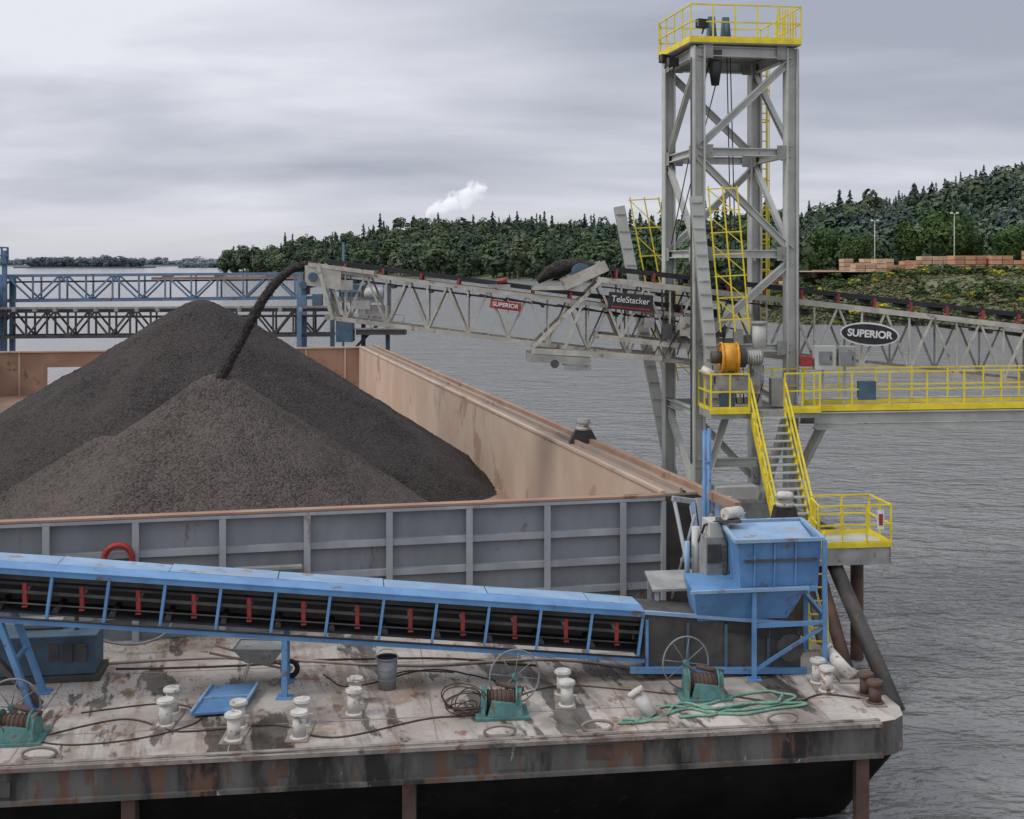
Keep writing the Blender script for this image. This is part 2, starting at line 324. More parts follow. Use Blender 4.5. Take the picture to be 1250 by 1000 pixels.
# ================================================================== BLUE DECK CONVEYOR
cv=MB()
def NP(x,z=0,off=0):
    return V((x,24.06+.14*(x+4.41),z))+V((-.139,.99,0))*off
zt=lambda x:5.22-.107*(x+10.1)
x0,x1=-15,2.7; HH=.93; Wd=1.0
for off in (0,Wd):
    cv.beam(NP(x0,zt(x0),off),NP(x1,zt(x1),off),.08,.10,BLUE)
    cv.beam(NP(x0,zt(x0)-HH,off),NP(x1,zt(x1)-HH,off),.08,.10,BLUE)
    x=x1-.03
    while x>x0:
        cv.beam(NP(x,zt(x)-.05,off),NP(x-.11,zt(x)-HH+.05,off),.07,.055,BLUE,up=(1,0,0)); x-=1.04
cv.hexa([NP(x0,zt(x0)+.05,-.05),NP(x1,zt(x1)+.05,-.05),NP(x1,zt(x1)+.05,.35),NP(x0,zt(x0)+.05,.35)],[NP(x0,zt(x0)+.07,-.05),NP(x1,zt(x1)+.07,-.05),NP(x1,zt(x1)+.11,.35),NP(x0,zt(x0)+.11,.35)],BLUE)
x=x0
while x<x1-.1:
    xe=min(x+2.08,x1); e0,e1=random.uniform(-.012,.012),random.uniform(-.012,.012)
    cv.hexa([NP(x+.01,zt(x)+.05,.35),NP(xe-.01,zt(xe)+.05,.35),NP(xe-.01,zt(xe)+.05,1.04),NP(x+.01,zt(x)+.05,1.04)],[NP(x+.01,zt(x)+.11+e0,.35),NP(xe-.01,zt(xe)+.11+e1,.35),NP(xe-.01,zt(xe)+.09+e0,1.04),NP(x+.01,zt(x)+.09+e1,1.04)],BLUEP); x=xe
cv.beam(NP(x0,zt(x0)-.24,.5),NP(x1,zt(x1)-.24,.5),.86,.05,BLACK); cv.beam(NP(x0,zt(x0)-.13,.16),NP(x1,zt(x1)-.13,.16),.03,.12,DARK)
cv.beam(NP(x0,zt(x0)-.40,.09),NP(x1,zt(x1)-.40,.09),.03,.06,DARK)
cv.beam(NP(x0,zt(x0)-.80,.5),NP(x1,zt(x1)-.80,.5),.80,.04,BLACK)
cv.beam(NP(x0,zt(x0)-.5,.95),NP(x1,zt(x1)-.5,.95),.03,.75,DARK)
cv.tube(NP(x0,zt(x0)-.87,-.05),NP(x1,zt(x1)-.87,-.05),.02,BLACK,6); cv.tube(NP(x0,zt(x0)-.62,.07),NP(x1,zt(x1)-.62,.07),.018,DARK,6)
x=x1-.55
while x>x0:
    cv.beam(NP(x+.0,zt(x)-.22,.10),NP(x,zt(x)-.66,.13),.075,.08,RED,up=(1,0,0)); cv.beam(NP(x-.05,zt(x)-.67,.11),NP(x+.05,zt(x)-.67,.11),.13,.03,RED)
    cv.tube(NP(x,zt(x)-.36,.2),NP(x,zt(x)-.36,.8),.055,GALV); cv.tube(NP(x-.5,zt(x)-.70,.12),NP(x-.5,zt(x)-.70,.9),.06,DARK); x-=1.04
for x,dx in ((-4.45,0),(-9.75,.6)):
    for off in (.02,.98):
        cv.beam(NP(x,zt(x)-HH,off),NP(x+dx,DZ,off),.11,.11,BLUE,up=(0,1,0)); cv.box(NP(x+dx,DZ+.012,off),(.3,.3,.02),BLUE)
    cv.beam(NP(x+dx*.5,zt(x)-HH-.8,0),NP(x+dx*.5,zt(x)-HH-.8,1),.07,.07,BLUE)
cv.beam(NP(-10.6,zt(-10.6)-HH,.1),NP(-9.0,DZ+.05,.1),.10,.16,DARK,up=(0,1,0))
cv.hexa([NP(2.7,2.78,.02),NP(6.0,2.62,.02),NP(6.0,2.62,1.2),NP(2.7,2.78,1.2)],[NP(2.7,3.86,.02),NP(6.0,3.50,.02),NP(6.0,3.50,1.2),NP(2.7,3.86,1.2)],DARK)
cv.beam(NP(2.4,2.74,-.04),NP(6.1,2.56,-.04),.1,.12,BLUE); cv.beam(NP(2.7,3.9,-.03),NP(6.05,3.52,-.03),.08,.07,BLUEP)
for x in (2.75,3.6,4.4,5.3): cv.beam(NP(x,2.7,-.01),NP(x,3.75-.1*(x-2.7),-.01),.06,.04,BLUEG if x>2.8 else BLUE,up=(0,1,0))
cv.tube(NP(5.75,3.05,-.1),NP(5.75,3.05,1.3),.28,DARK,16)
cv.beam(NP(4.4,3.6,.0),NP(5.9,3.3,-.02),.04,.3,BLACK)
cv.done('blue_belt_conveyor')
# ================================================================== HOPPER
hp=MB()
def frust(bx0,bx1,by0,by1,bz,tx0,tx1,ty0,ty1,tz,mat,sk=.14,open_=False):
    q=lambda x,y,z:V((x,y+sk*(x-4.5),z))
    b_=[q(bx0,by0,bz),q(bx1,by0,bz),q(bx1,by1,bz),q(bx0,by1,bz)]; t_=[q(tx0,ty0,tz),q(tx1,ty0,tz),q(tx1,ty1,tz),q(tx0,ty1,tz)]
    if not open_: hp.hexa(b_,t_,mat); return
    hp.add(b_+t_,[[0,1,5,4],[1,2,6,5],[2,3,7,6],[3,0,4,7],[3,2,1,0]],mat)
frust(3.80,5.7,25.30,26.4,3.66,3.70,6.05,25.05,26.7,4.30,BLUE)
frust(4.70,6.34,25.22,26.9,4.30,4.62,6.40,25.15,27.0,5.28,BLUE,open_=True)
def bar(a,b,w,h,m): 
    q=lambda p:V((p[0],p[1]+.14*(p[0]-4.5),p[2])); hp.beam(q(a),q(b),w,h,m)
for (a,b) in (((4.55,25.1,5.32),(6.45,25.1,5.32)),((4.55,27.05,5.32),(6.45,27.05,5.32)),((4.58,25.14,5.32),(4.58,27.0,5.32)),((6.43,25.14,5.32),(6.43,27.0,5.32))): bar(a,b,.08,.07,BLUEP)
bar((4.6,25.14,4.30),(6.3,25.12,4.30),.07,.10,BLUE); bar((3.62,25.0,4.34),(6.1,25.0,4.34),.07,.06,BLUEP)
for x in (4.98,5.4,5.85): bar((x,25.19,4.36),(x,25.12,5.26),.035,.04,BLUE)
q_=lambda x,y,z:V((x,y+.14*(x-4.5),z))
hp.hexa([q_(4.68,25.7,5.16),q_(6.36,25.7,5.16),q_(6.36,26.96,5.27),q_(4.68,26.96,5.27)],[q_(4.68,25.7,5.19),q_(6.36,25.7,5.19),q_(6.36,26.96,5.30),q_(4.68,26.96,5.30)],BLUEP)
hp.box((5.5,25.55,4.9),(1.55,.6,.04),DARK,.14)
for p in ((4.95,25.12),(6.45,25.35),(6.48,27.1),(4.95,27.0)):
    hp.beam((p[0],p[1],DZ),(p[0],p[1],5.3 if p[0]>5 else 4.3),.09,.09,BLUE,up=(0,1,0)); hp.box((p[0],p[1],DZ+.012),(.28,.28,.02),BLUE)
hp.beam((4.95,25.12,3.6),(6.45,25.35,3.6),.07,.09,BLUE); hp.beam((4.98,25.12,2.7),(6.4,25.35,3.5),.05,.07,BLUE)
hp.beam((6.46,25.35,3.7),(6.48,27.1,3.7),.08,.1,BLUE)
hp.hexa([V((3.0,26.2,4.0)),V((4.6,26.4,4.0)),V((4.6,28,4.0)),V((3.0,27.8,4.0))],[V((3.0,26.2,4.05)),V((4.6,26.4,4.05)),V((4.6,28,4.05)),V((3.0,27.8,4.05))],GALVD)
for p in ((3.1,26.3),(4.5,27.9),(3.1,27.7)): hp.beam((p[0],p[1],DZ),(p[0],p[1],4.0),.08,.08,WALLF,up=(0,1,0))
hp.box((4.38,26.9,4.6),(.5,.8,1.0),GALVD,.14); hp.box((4.45,26.9,5.25),(.42,.6,.3),GALV,.14)
hp.box((4.36,26.47,4.75),(.3,.04,.4),DARK,.14); hp.box((4.36,26.46,4.35),(.34,.04,.16),GREYBIN,.14)
hp.tube((4.6,26.6,5.58),(4.98,26.85,5.58),.13,CREAM,14); hp.box((4.7,26.7,5.43),(.5,.4,.06),DARK)
hp.tube((4.05,27.1,4.1),(4.05,27.1,5.2),.09,GALV,10); hp.tube((3.85,27.0,4.1),(3.85,27.0,4.9),.06,BLUEP,8)
for i in range(6): hp.tube((4.55,26.40,4.2+i*.14),(4.62,26.9,4.2+i*.14),.03,DARK,6)
hp.path([V((4.1,27,4.9)),V((4.2,26.8,5.3)),V((4.5,26.6,5.45)),V((4.6,26.3,5.0)),V((4.55,26.1,4.4))],.03,BLACK,6)
hp.done('loading_hopper')
ld=MB()
for dx in (0,.4): ld.beam((6.55+dx,27.0,DZ),(6.60+dx,27.6,5.0),.05,.05,YEL)
for i in range(9): ld.beam((6.56+.006*i,27.0+.065*i,DZ+.28*i+.2),(6.96+.006*i,27.0+.065*i,DZ+.28*i+.2),.03,.03,YEL)
ld.done('yellow_ladder')
bp=MB()
for p in (B(-.65,-1.1),B(-.9,-.8)): bp.tube(p+Z*DZ,p+Z*7.0,.05,BLUE,8)
bp.beam(B(-.65,-1.1,6.2),B(-.9,-.8,6.2),.05,.05,BLUE); bp.beam(B(-.65,-1.1,4.2),B(-.9,-.8,4.2),.05,.05,BLUE)
bp.done('blue_guide_posts')
# ================================================================== MOORING / DECK GEAR
def bollard_pair(x,y,mat=CREAM,sep=.62,h=.5):
    b=MB(); dx=-.05
    b.box((x+dx/2,y+sep/2,DZ+.015),(.40,sep+.42,.024),SEAMD)
    for k in (0,1):
        cx,cy=x+dx*k,y+sep*k
        b.tube((cx,cy,DZ+.027),(cx,cy,DZ+.055),.175,mat,20,.15); b.tube((cx,cy,DZ+.055),(cx,cy,DZ+h-.11),.118,mat,20)
        b.tube((cx,cy,DZ+h-.11),(cx,cy,DZ+h-.07),.118,mat,20,.168); b.tube((cx,cy,DZ+h-.07),(cx,cy,DZ+h-.02),.168,mat,20); b.tube((cx,cy,DZ+h-.02),(cx,cy,DZ+h),.168,mat,20,.14)
        b.tube((cx-.12,cy,DZ+h*.42),(cx+.2,cy,DZ+h*.42),.022,mat,8)
    b.done('mooring_bollard')
for x,y in ((-6.37,22.6),(-4.96,21.9),(-3.81,22.0),(-2.98,23.15),(1.05,23.6)): bollard_pair(x,y)
bollard_pair(6.25,24.4,sep=.5)
bollard_pair(7.02,23.75,RUSTD,sep=.45,h=.45)
def lean_bollard(x,y,dx,dy,s=1):
    b=MB(); b.box((x,y,DZ+.02),(.6,.5,.03),SEAMD)
    p=V((x,y,DZ+.04)); q=p+V((dx,dy,.42*s)); dn=(q-p).normalized()
    b.tube(p,q,.13*s,CREAM,18); b.tube(q-dn*.05,q+dn*.03,.16*s,CREAM,18); b.beam(p+V((.25,0,0)),p+V((dx*.4,dy*.4,.2)),.05,.12,SEAM); b.done('mooring_bollard')
lean_bollard(2.6,23.0,-.28,.1); lean_bollard(6.95,25.1,-.42,.45,1.05)
def fair(p,base=.35,s=1.):
    b=MB(); p=V(p); b.hexa([p+V((-.5,-.3,0))*s,p+V((.5,-.3,0))*s,p+V((.5,.3,0))*s,p+V((-.5,.3,0))*s],[p+V((-.25,-.2,base)),p+V((.25,-.2,base)),p+V((.25,.2,base)),p+V((-.25,.2,base))],BLACK)
    q=p+Z*base; b.tube(q,q+Z*.10*s,.24*s,CREAM,18); b.tube(q+Z*.10*s,q+Z*.22*s,.17*s,CREAM,18); b.tube(q+Z*.22*s,q+Z*.36*s,.25*s,CREAM,18,.2*s)
    b.done('capped_fairlead')
fair(B(-.78,8.6,TOP+.06),.42,.95); fair((7.15,32.2,3.5),1.15,1.0)
def winch(x,y,wx,wz,R=.5,rz=.1):
    b=MB(); z=DZ
    b.box((x,y,z+.03),(1.0,.75,.05),TEAL,rz)
    for s in (-.34,.34): b.hexa([V((x+s-.04,y-.3,z+.05)),V((x+s+.04,y-.3,z+.05)),V((x+s+.04,y+.3,z+.05)),V((x+s-.04,y+.3,z+.05))],[V((x+s-.04,y-.15,z+.48)),V((x+s+.04,y-.15,z+.48)),V((x+s+.04,y+.15,z+.48)),V((x+s-.04,y+.15,z+.48))],TEAL)
    b.tube((x-.3,y,z+.28),(x+.3,y,z+.28),.17,RUSTD,16); b.tube((x-.3,y,z+.28),(x-.27,y,z+.28),.26,TEAL,18); b.tube((x+.27,y,z+.28),(x+.3,y,z+.28),.26,TEAL,18)
    for i in range(7): b.ring((x-.24+i*.08,y,z+.28),(1,0,.05),.175,.016,ROPEB,18,5)
    b.hexa([V((x-.25,y-.34,z+.06)),V((x+.42,y-.28,z+.06)),V((x+.42,y-.1,z+.06)),V((x-.25,y-.14,z+.06))],[V((x-.18,y-.28,z+.32)),V((x+.36,y-.24,z+.26)),V((x+.36,y-.1,z+.26)),V((x-.18,y-.14,z+.32))],TEAL); b.tube((x-.1,y+.2,z+.52),(x+.42,y+.05,z+.45),.05,RUSTD)
    c=V((wx,y+.25,wz)); ax=V((.35,-1,.1)).normalized(); b.ring(c,ax,R,.018,GREYBIN,36,6); b.tube(c-ax*.06,c+ax*.06,.06,TEAL,10)
    _,_,dd,xx,yy=b.frame(c,c+ax,(0,0,1))
    for k in range(8):
        a=k*math.pi/4+.2; b.tube(c,c+(xx*math.cos(a)+yy*math.sin(a))*R,.010,GREYBIN,5)
    b.tube(c,V((x,y+.1,z+.3)),.03,DARK,8); b.tube(c,V((wx,y+.25,z)),.025,TEAL,6)
    for j in range(9):
        r1,r2,ph,cx_,tl=random.uniform(.18,.46),random.uniform(.12,.3),random.uniform(0,6),random.uniform(-.15,.12),random.uniform(.3,1.3)
        pts=[V((x-.62+cx_+math.cos(a)*r1,y-.05+r2*math.sin(a+ph)*.9,z+.05+(1+math.sin(a*1.0))*.24*tl)) for a in np.linspace(0,2*math.pi,26)]
        if x<3: b.path(pts,.012,ROPEB,5)
    b.done('hand_winch')
winch(-.2,23.2,.05,3.12); winch(3.75,24.15,3.45,3.08); winch(-8.85,21.95,-9.05,2.98)
def chock(x,y):
    b=MB(); c=V((x,y,DZ)); 
    pts=[c+V((math.cos(a)*.28,math.cos(a)*.04,.11+math.sin(a)*.10)) for a in np.linspace(0,2*math.pi,24)]
    b.path(pts,.03,SEAMD,8); b.box((x,y,DZ+.012),(.75,.2,.02),SEAMD,.13); b.done('edge_chock')
for x,y in ((-8.1,21.05),(-.22,22.05),(1.55,22.3),(5.0,22.7)): chock(x,y)
b=MB(); c=V((-8.85,27.72,4.42))+N*.32
b.ring(c,N,.30,.07,RED,36,12)
for k in range(4):
    a=k*math.pi/2+.78; p=c+(W*math.cos(a)+Z*math.sin(a))*.30; e=(W*-math.sin(a)+Z*math.cos(a)); b.path([p-e*.03,p+e*.03],.075,RED,12)
b.done('life_ring')
b=MB(); a=B(8.8,0,4.05)+N*.35; c=B(10.3,0,4.05)+N*.35
b.beam(a,c,.2,.06,GALVD)
for p in (a,c,(a+c)/2): b.beam(p,p-Z*.5,.05,.05,GALVD)
b.beam(a-Z*.3,c-Z*.3,.06,.05,GALVD); b.done('bulkhead_bracket')
b=MB(); x,y=-2.5,24.6
b.tube((x,y,DZ),(x,y,DZ+.62),.17,GREYBIN,20,.21); b.ring((x,y,DZ+.62),(0,0,1),.215,.02,GREYBIN,24,6); b.tube((x,y,DZ+.56),(x,y,DZ+.625),.19,BLACK,18)
for z in (.2,.4): b.ring((x,y,DZ+z),(0,0,1),.18+.04*z,.01,GREYBIN,24,6)
b.path([V((x+.22*math.cos(a),y-.05,DZ+.62+.18*math.sin(a))) for a in np.linspace(0,math.pi,12)],.008,GALV,5); b.done('grey_drum')
b=MB(); pz=DZ+.05
q=[V((-6.0,22.95,pz)),V((-5.1,23.15,pz)),V((-5.05,24.5,pz+.05)),V((-5.95,24.4,pz+.04))]
b.hexa(q,[p+Z*.04 for p in q],BLUE); b.beam(q[0]+Z*.06,q[3]+Z*.06,.05,.06,BLUEP); b.beam(q[1]+Z*.06,q[2]+Z*.06,.05,.06,BLUEP); b.beam((q[0]+q[3])/2+Z*.06,(q[1]+q[2])/2+Z*.06,.04,.03,BLUEP)
b.done('blue_steel_hatch_panel')
b=MB(); x,y=-5.15,25.2
b.hexa([V((x-.28,y-.2,DZ+.38)),V((x+.25,y-.2,DZ+.33)),V((x+.25,y+.2,DZ+.33)),V((x-.28,y+.2,DZ+.38))],[V((x-.5,y-.34,DZ+.68)),V((x+.5,y-.34,DZ+.66)),V((x+.5,y+.34,DZ+.66)),V((x-.5,y+.34,DZ+.68))],GALVD)
b.path([V((x-.5,y-.35,DZ+.69)),V((x+.5,y-.35,DZ+.67)),V((x+.5,y+.35,DZ+.67)),V((x-.5,y+.35,DZ+.69)),V((x-.5,y-.35,DZ+.69))],.02,GALVD,6)
b.ring((x+.6,y,DZ+.2),(0,1,0),.15,.055,BLACK,22,8); b.tube((x+.6,y-.08,DZ+.2),(x+.6,y+.08,DZ+.2),.05,GALV,8)
for s in (-.25,.25): b.beam((x+.6,y+s*.35,DZ+.2),(x-1.0,y+s,DZ+.6),.04,.04,RUSTB); b.tube((x-.35,y+s,DZ),(x-.2,y+s,DZ+.4),.018,GALV,6)
b.done('wheelbarrow')
b=MB()
b.box((-9.6,25.35,DZ+.52),(2.1,.9,.75),BLUEG,.14); b.box((-9.6,25.35,DZ+.07),(2.3,1.0,.13),DARK,.14); b.box((-9.6,25.35,DZ+.92),(2.18,.98,.05),BLUEG,.14)
for i in range(8): b.box((-9.95,24.87+.02,DZ+.3+i*.06),(.7,.05,.02),DARK,.14)
for i in range(3): b.box((-9.3+i*.28,24.95,DZ+.6),(.2,.06,.35),DARK,.14)
b.tube((-9.0,25.4,DZ+.94),(-9.0,25.4,DZ+1.35),.05,RUSTD); b.tube((-10.1,25.4,DZ+1.05),(-9.3,25.5,DZ+1.05),.12,GALVD)
b.done('diesel_generator',bevel=.01)
def snake(name,pl,r,mat,amp=.05,n=14):
    pts=[];pl=[V((p[0],p[1],p[2] if len(p)>2 else DZ+r)) for p in pl]
    for i in range(len(pl)-1):
        p0=pl[max(i-1,0)];p1=pl[i];p2=pl[i+1];p3=pl[min(i+2,len(pl)-1)]
        for k in range(n):
            t=k/n; q=.5*((2*p1)+(p2-p0)*t+(2*p0-5*p1+4*p2-p3)*t*t+(-p0+3*p1-3*p2+p3)*t**3)
            o=amp*mn.noise(q*2.3); pts.append(q+V((o,o*.6,0)))
    b=MB(); b.path(pts,r,mat,6); b.done(name)
snake('deck_hose',[(-8.4,22.1),(-7.2,22.9),(-6.0,22.3),(-4.4,22.6),(-3.2,22.0),(-1.6,22.9),(-.5,23.1)],.016,ROPEB)
snake('deck_hose',[(-9.4,22.4),(-8,21.7),(-6.6,22.0),(-5.8,22.9),(-6.6,23.7),(-8.2,23.2)],.015,ROPEB)
snake('deck_hose',[(-8.8,26.0),(-6.5,26.4),(-4.4,26.2),(-2.0,25.9),(.8,26.3),(2.6,25.7)],.03,SEAM)
snake('deck_hose',[(-8.3,25.7),(-5.9,25.9),(-4.0,26.3),(-1.5,26.4),(.6,25.9)],.022,ROPEB)
snake('deck_hose',[(-.1,23.9),(.9,24.7),(2.2,24.5),(3.3,24.2)],.014,ROPEB)
snake('deck_hose',[(-2.6,25.1),(-1.7,25.7),(-.6,25.2),(.2,24.4),(-.4,23.6)],.014,BLACK)
snake('deck_hose',[(-3.9,25.4),(-3.4,24.7),(-2.8,24.9),(-2.2,25.6),(-1.2,25.5)],.012,BLACK)
snake('deck_hose',[(4.2,24.2),(5.3,23.7),(6.1,24.2),(6.9,23.9)],.018,ROPEB)
snake('deck_hose',[(-10,27,3.2),(-8.6,26.7,2.75),(-7.6,26.9,2.9),(-7.2,27.0,3.9)],.03,GREYBIN)
snake('green_mooring_rope',[(2.0,22.7),(2.5,22.75),(3.0,23.2),(3.6,23.5),(4.3,23.3),(5.0,23.55),(5.5,24.0),(5.1,24.35),(4.4,24.1),(3.7,23.6),(3.1,23.3),(2.6,22.9),(2.1,22.85)],.028,ROPEG,.16)
snake('green_mooring_rope',[(3.2,23.0),(3.8,23.1),(4.5,23.6),(5.2,23.75),(5.6,23.6),(5.0,23.4),(4.3,23.1),(3.6,23.35),(2.9,23.5),(2.6,23.1),(2.2,22.6)],.028,ROPEG,.18)
snake('green_mooring_rope',[(5.3,24.05,DZ+.08),(5.1,23.6,DZ+.08),(4.4,23.45,DZ+.09),(3.8,23.3,DZ+.08),(3.2,23.6,DZ+.05),(2.8,23.0)],.028,ROPEG,.18)
# ================================================================== TOWER
tw=MB()
FL,FR,BL,BR=V((5.6,37.0,0)),V((8.5,37.5,0)),V((5.1,40.0,0)),V((8.0,40.5,0))
TZ=17.55
fx=(FR-FL).normalized(); fy=(BL-FL).normalized()
for c in (FL,FR,BL,BR): tw.ib(c+Z*3.7,c+Z*TZ,.36,.36,GALV,up=fx,t=.045)
lv=[17.4,14.38,11.3,8.45,6.5]
for z in lv:
    for a,b in ((FL,FR),(BL,BR),(FL,BL),(FR,BR)):
        if z==8.45 and (a is FL and b is BL or a is FR): continue
        if z==11.3 and a is BL: continue
        tw.ib(a+Z*z,b+Z*z,.22,.30 if z>17 else .24,GALV)
        if z>8:
            dd=(b-a).normalized()
            for e,sg_ in ((a,1),(b,-1)):
                q=e+dd*sg_*.30+Z*z+(V((0,-.125,0)) if abs(dd.x)>.5 else V((-.125,0,0))); tw.beam(q-dd*.16,q+dd*.16,.015,.42,GALVD)
def dg(a,b,z0,z1,w=.2): tw.ib(a+Z*z0,b+Z*z1,w,w,GALV)
dg(FR,FL,17.2,14.5); dg(FL,FR,14.2,11.4); dg(FR,FL,11.1,8.6)
dg(BL,BR,17.2,14.5); dg(BR,BL,14.2,11.4); dg(FL,FR,8.3,6.6,.16)
dg(FL,BL,17.2,14.5,.16); dg(BL,FL,14.2,11.4,.16); dg(FR,BR,14.5,17.2,.16); dg(BR,FR,14.2,11.4,.16); dg(BL,BR,9,6.6,.18)
tw.ib(FL+Z*3.7,V((6.4,36.8,6.4)),.22,.22,GALV); tw.ib(FL+V((1.8,.2,5.0)),FL+V((-.1,.0,5.0)),.2,.26,GALV)
tw.ib(FR+V((-.1,0,6.4)),FR+V((-.9,-.2,3.8)),.22,.22,GALV); tw.ib(FR+V((.9,-.9,6.5)),FR+V((-.1,0,3.9)),.24,.24,GALV); tw.ib(FR+V((.1,0,6.4)),FR+V((-.1,0,3.7)),.26,.26,GALV)
tw.ib(BL+Z*6.3,FL+Z*3.9,.18,.18,GALV); tw.ib(BL+V((.6,0,6.3)),BR+V((0,0,3.9)),.2,.2,GALV)
tw.hexa([V(p) for p in((4.7,36.6,3.35),(9,37.2,3.35),(8.6,41,3.35),(4.3,40.6,3.35))],[V(p) for p in((4.7,36.6,3.75),(9,37.2,3.75),(8.6,41,3.75),(4.3,40.6,3.75))],GALVD)
for c in (FL,FR,BL,BR): tw.tube(c+Z*-3,c+Z*3.35,.38,RUSTD,18)
tw.box((6.7,37.0,4.15),(1.3,.6,.35),GALV,.15)
tw.hexa([V(p) for p in((5.75,35.5,6.5),(9.0,35.9,6.5),(8.9,37.3,6.5),(5.6,36.8,6.5))],[V(p) for p in((5.75,35.5,6.73),(9.0,35.9,6.73),(8.9,37.3,6.73),(5.6,36.8,6.73))],GALVD)
tw.beam((5.72,35.47,6.72),(6.9,35.62,6.72),.05,.14,YEL); tw.beam((7.95,35.75,6.72),(9.02,35.87,6.72),.05,.14,YEL)
tw.rail([V((5.6,36.9,6.73)),V((5.75,35.52,6.73)),V((6.88,35.66,6.73))],YEL,post=.6); tw.rail([V((7.95,35.79,6.73)),V((9.0,35.92,6.73))],YEL,post=.6)
tw.rail([V((5.9,37.0,6.73)),V((8.9,37.45,6.73))],YEL,post=.9,toe=False)
T0=17.7
P=[V((4.75,39.7,T0)),V((5.35,36.75,T0)),V((8.75,37.2,T0)),V((8.25,40.8,T0)),V((4.9,40.5,T0))]
tw.hexa([p-Z*.1 for p in P],P,GALVD)
for a,b in zip(P,P[1:]+P[:1]): tw.beam(a,b,.05,.13,YEL)
tw.rail(P+P[:1],YEL,post=.75,r=.02)
for i in range(8): tw.beam(V((8.05+i*.08,37.3,T0)),V((8.05+i*.08,37.3,T0+1.05)),.03,.03,YEL,up=(0,1,0))
for x,y in ((6.1,37.6),(6.55,37.7)):
    tw.tube((x-.06,y,T0+.35),(x+.06,y,T0+.35),.33,BLUEG,20); tw.hexa([V((x-.13,y-.35,T0)),V((x+.13,y-.35,T0)),V((x+.13,y+.35,T0)),V((x-.13,y+.35,T0))],[V((x-.1,y-.08,T0+.85)),V((x+.1,y-.08,T0+.85)),V((x+.1,y+.08,T0+.85)),V((x-.1,y+.08,T0+.85))],BLUEG)
tw.tube((6.15,37.2,17.1),(6.15,37.2,16.4),.22,BLACK,14,.12); tw.box((6.15,37.2,17.3),(.35,.35,.3),DARK)
for (x,y,z,rz) in ((4.85,39.0,17.5,.6),(4.98,38.1,17.25,.4),(5.7,36.85,18.2,.4)):
    tw.box((x,y,z),(.34,.2,.26),BLACK,rz); tw.tube((x,y,z-.3),(x+.1,y+.1,z),.03,DARK,6); tw.box((x-.04,y-.11,z),(.28,.02,.2),GREYBIN,rz)
for a,b in (((6.1,37.5,17.6),(4.95,38.2,11.6)),((6.2,37.3,16.5),(5.1,38.2,11.7)),((6.65,37.5,17.7),(6.9,37.9,10.9)),((6.55,37.5,17.7),(6.85,38.4,10.9))): tw.tube(a,b,.018,DARK,6)
tw.tube(FL+V((-.22,-.1,5)),FL+V((-.22,-.1,17.2)),.025,DARK,6); tw.tube(FR+V((.22,-.1,7)),FR+V((.22,-.1,17.5)),.02,GALVD,6)
tw.done('hoist_tower')
gr=MB()
def rake(a,b,wd):
    a=V(a);b=V(b); gr.ib(a,b,.36,.28,GALV,up=(0,1,0)); dd=(b-a)
    for i in range(16): p=a+dd*(i+.5)/16; gr.beam(p+V((-.15,-.15,0)),p+V((.15,-.15,0)),.04,.04,GALVD)
    for o in (.35,.35+wd*.5,.35+wd):
        gr.beam(a+V((o,-.1,0))+Z*.3,b.lerp(a,.35)+V((o,-.1,0)),.04,.04,YEL,up=(0,1,0))
    for i in range(7): p=a+dd*(i/9.6); gr.beam(p+V((.3,-.1,.2)),p+V((.4+wd,-.1,.25)),.035,.035,YEL)
    for i in range(5): p=a+dd*(i/7.5); gr.beam(p+V((.35,-.1,.2)),p+V((.35+wd,-.1,.2))+dd/8,.028,.028,YEL)
rake((3.55,40.8,12.9),(5.3,40.8,4.0),.95)
rake((5.45,36.45,13.0),(6.05,36.6,6.8),.85)
gr.done('raking_guide_rails')
ld=MB()
for o in (0,.45): ld.beam(V((8.05+o,41.0,9.0)),V((8.05+o,41.0,18.6)),.06,.06,YEL,up=(0,1,0))
for i in range(30): ld.beam(V((8.05,41,9.2+i*.31)),V((8.5,41,9.2+i*.31)),.035,.035,YEL)
for i in range(9): ld.ring(V((8.28,41.3,9.8+i)),(0,0,1),.36,.02,YEL,14,4)
for k in range(4): a=k*math.pi/3; ld.beam(V((8.28+.36*math.cos(a),41.3+.36*math.sin(a),9.8)),V((8.28+.36*math.cos(a),41.3+.36*math.sin(a),17.8)),.03,.03,YEL,up=(0,1,0))
ld.done('caged_ladder')
dr=MB()
dr.tube((6.15,36.1,8.25),(6.6,36.1,8.25),.42,ORANGE,28); dr.ring((6.15,36.1,8.25),(1,0,0),.42,.04,ORANGE,28,6); dr.ring((6.6,36.1,8.25),(1,0,0),.42,.04,ORANGE,28,6); dr.tube((6.6,36.1,8.25),(6.85,36.1,8.25),.30,DARK,20); dr.tube((6.85,36.1,8.25),(7.35,36.1,8.25),.2,GALVD,18); dr.tube((5.85,36.1,8.25),(6.15,36.1,8.25),.18,DARK,16)
for i in range(6): dr.ring((6.9+i*.075,36.1,8.25),(1,0,0),.205,.014,GALV,20,5)
dr.box((6.6,36.1,7.45),(1.3,.4,.5),GALVD,.05); dr.box((6.3,36.0,7.0),(.4,.3,.5),BLUEG); dr.box((7.2,36.3,7.6),(.3,.3,1.6),GALVD); dr.tube((7.3,36.3,8.5),(7.3,36.3,9.2),.2,GALV,16); dr.tube((7.3,36.3,9.2),(7.3,36.3,9.3),.23,GALVD,16); dr.box((7.9,36.4,7.2),(.5,.4,.8),GALVD)
dr.tube((5.6,36.1,7.9),(5.9,35.9,7.75),.12,CREAM,12)
for i in range(6): dr.path([V((5.9+.3*i,36.2,8.0)),V((5.95+.28*i,36.0,7.5)),V((6.2+.2*i,36.1,6.9))],.02,BLACK,5)
dr.done('hoist_drive_motor')
eb=MB()
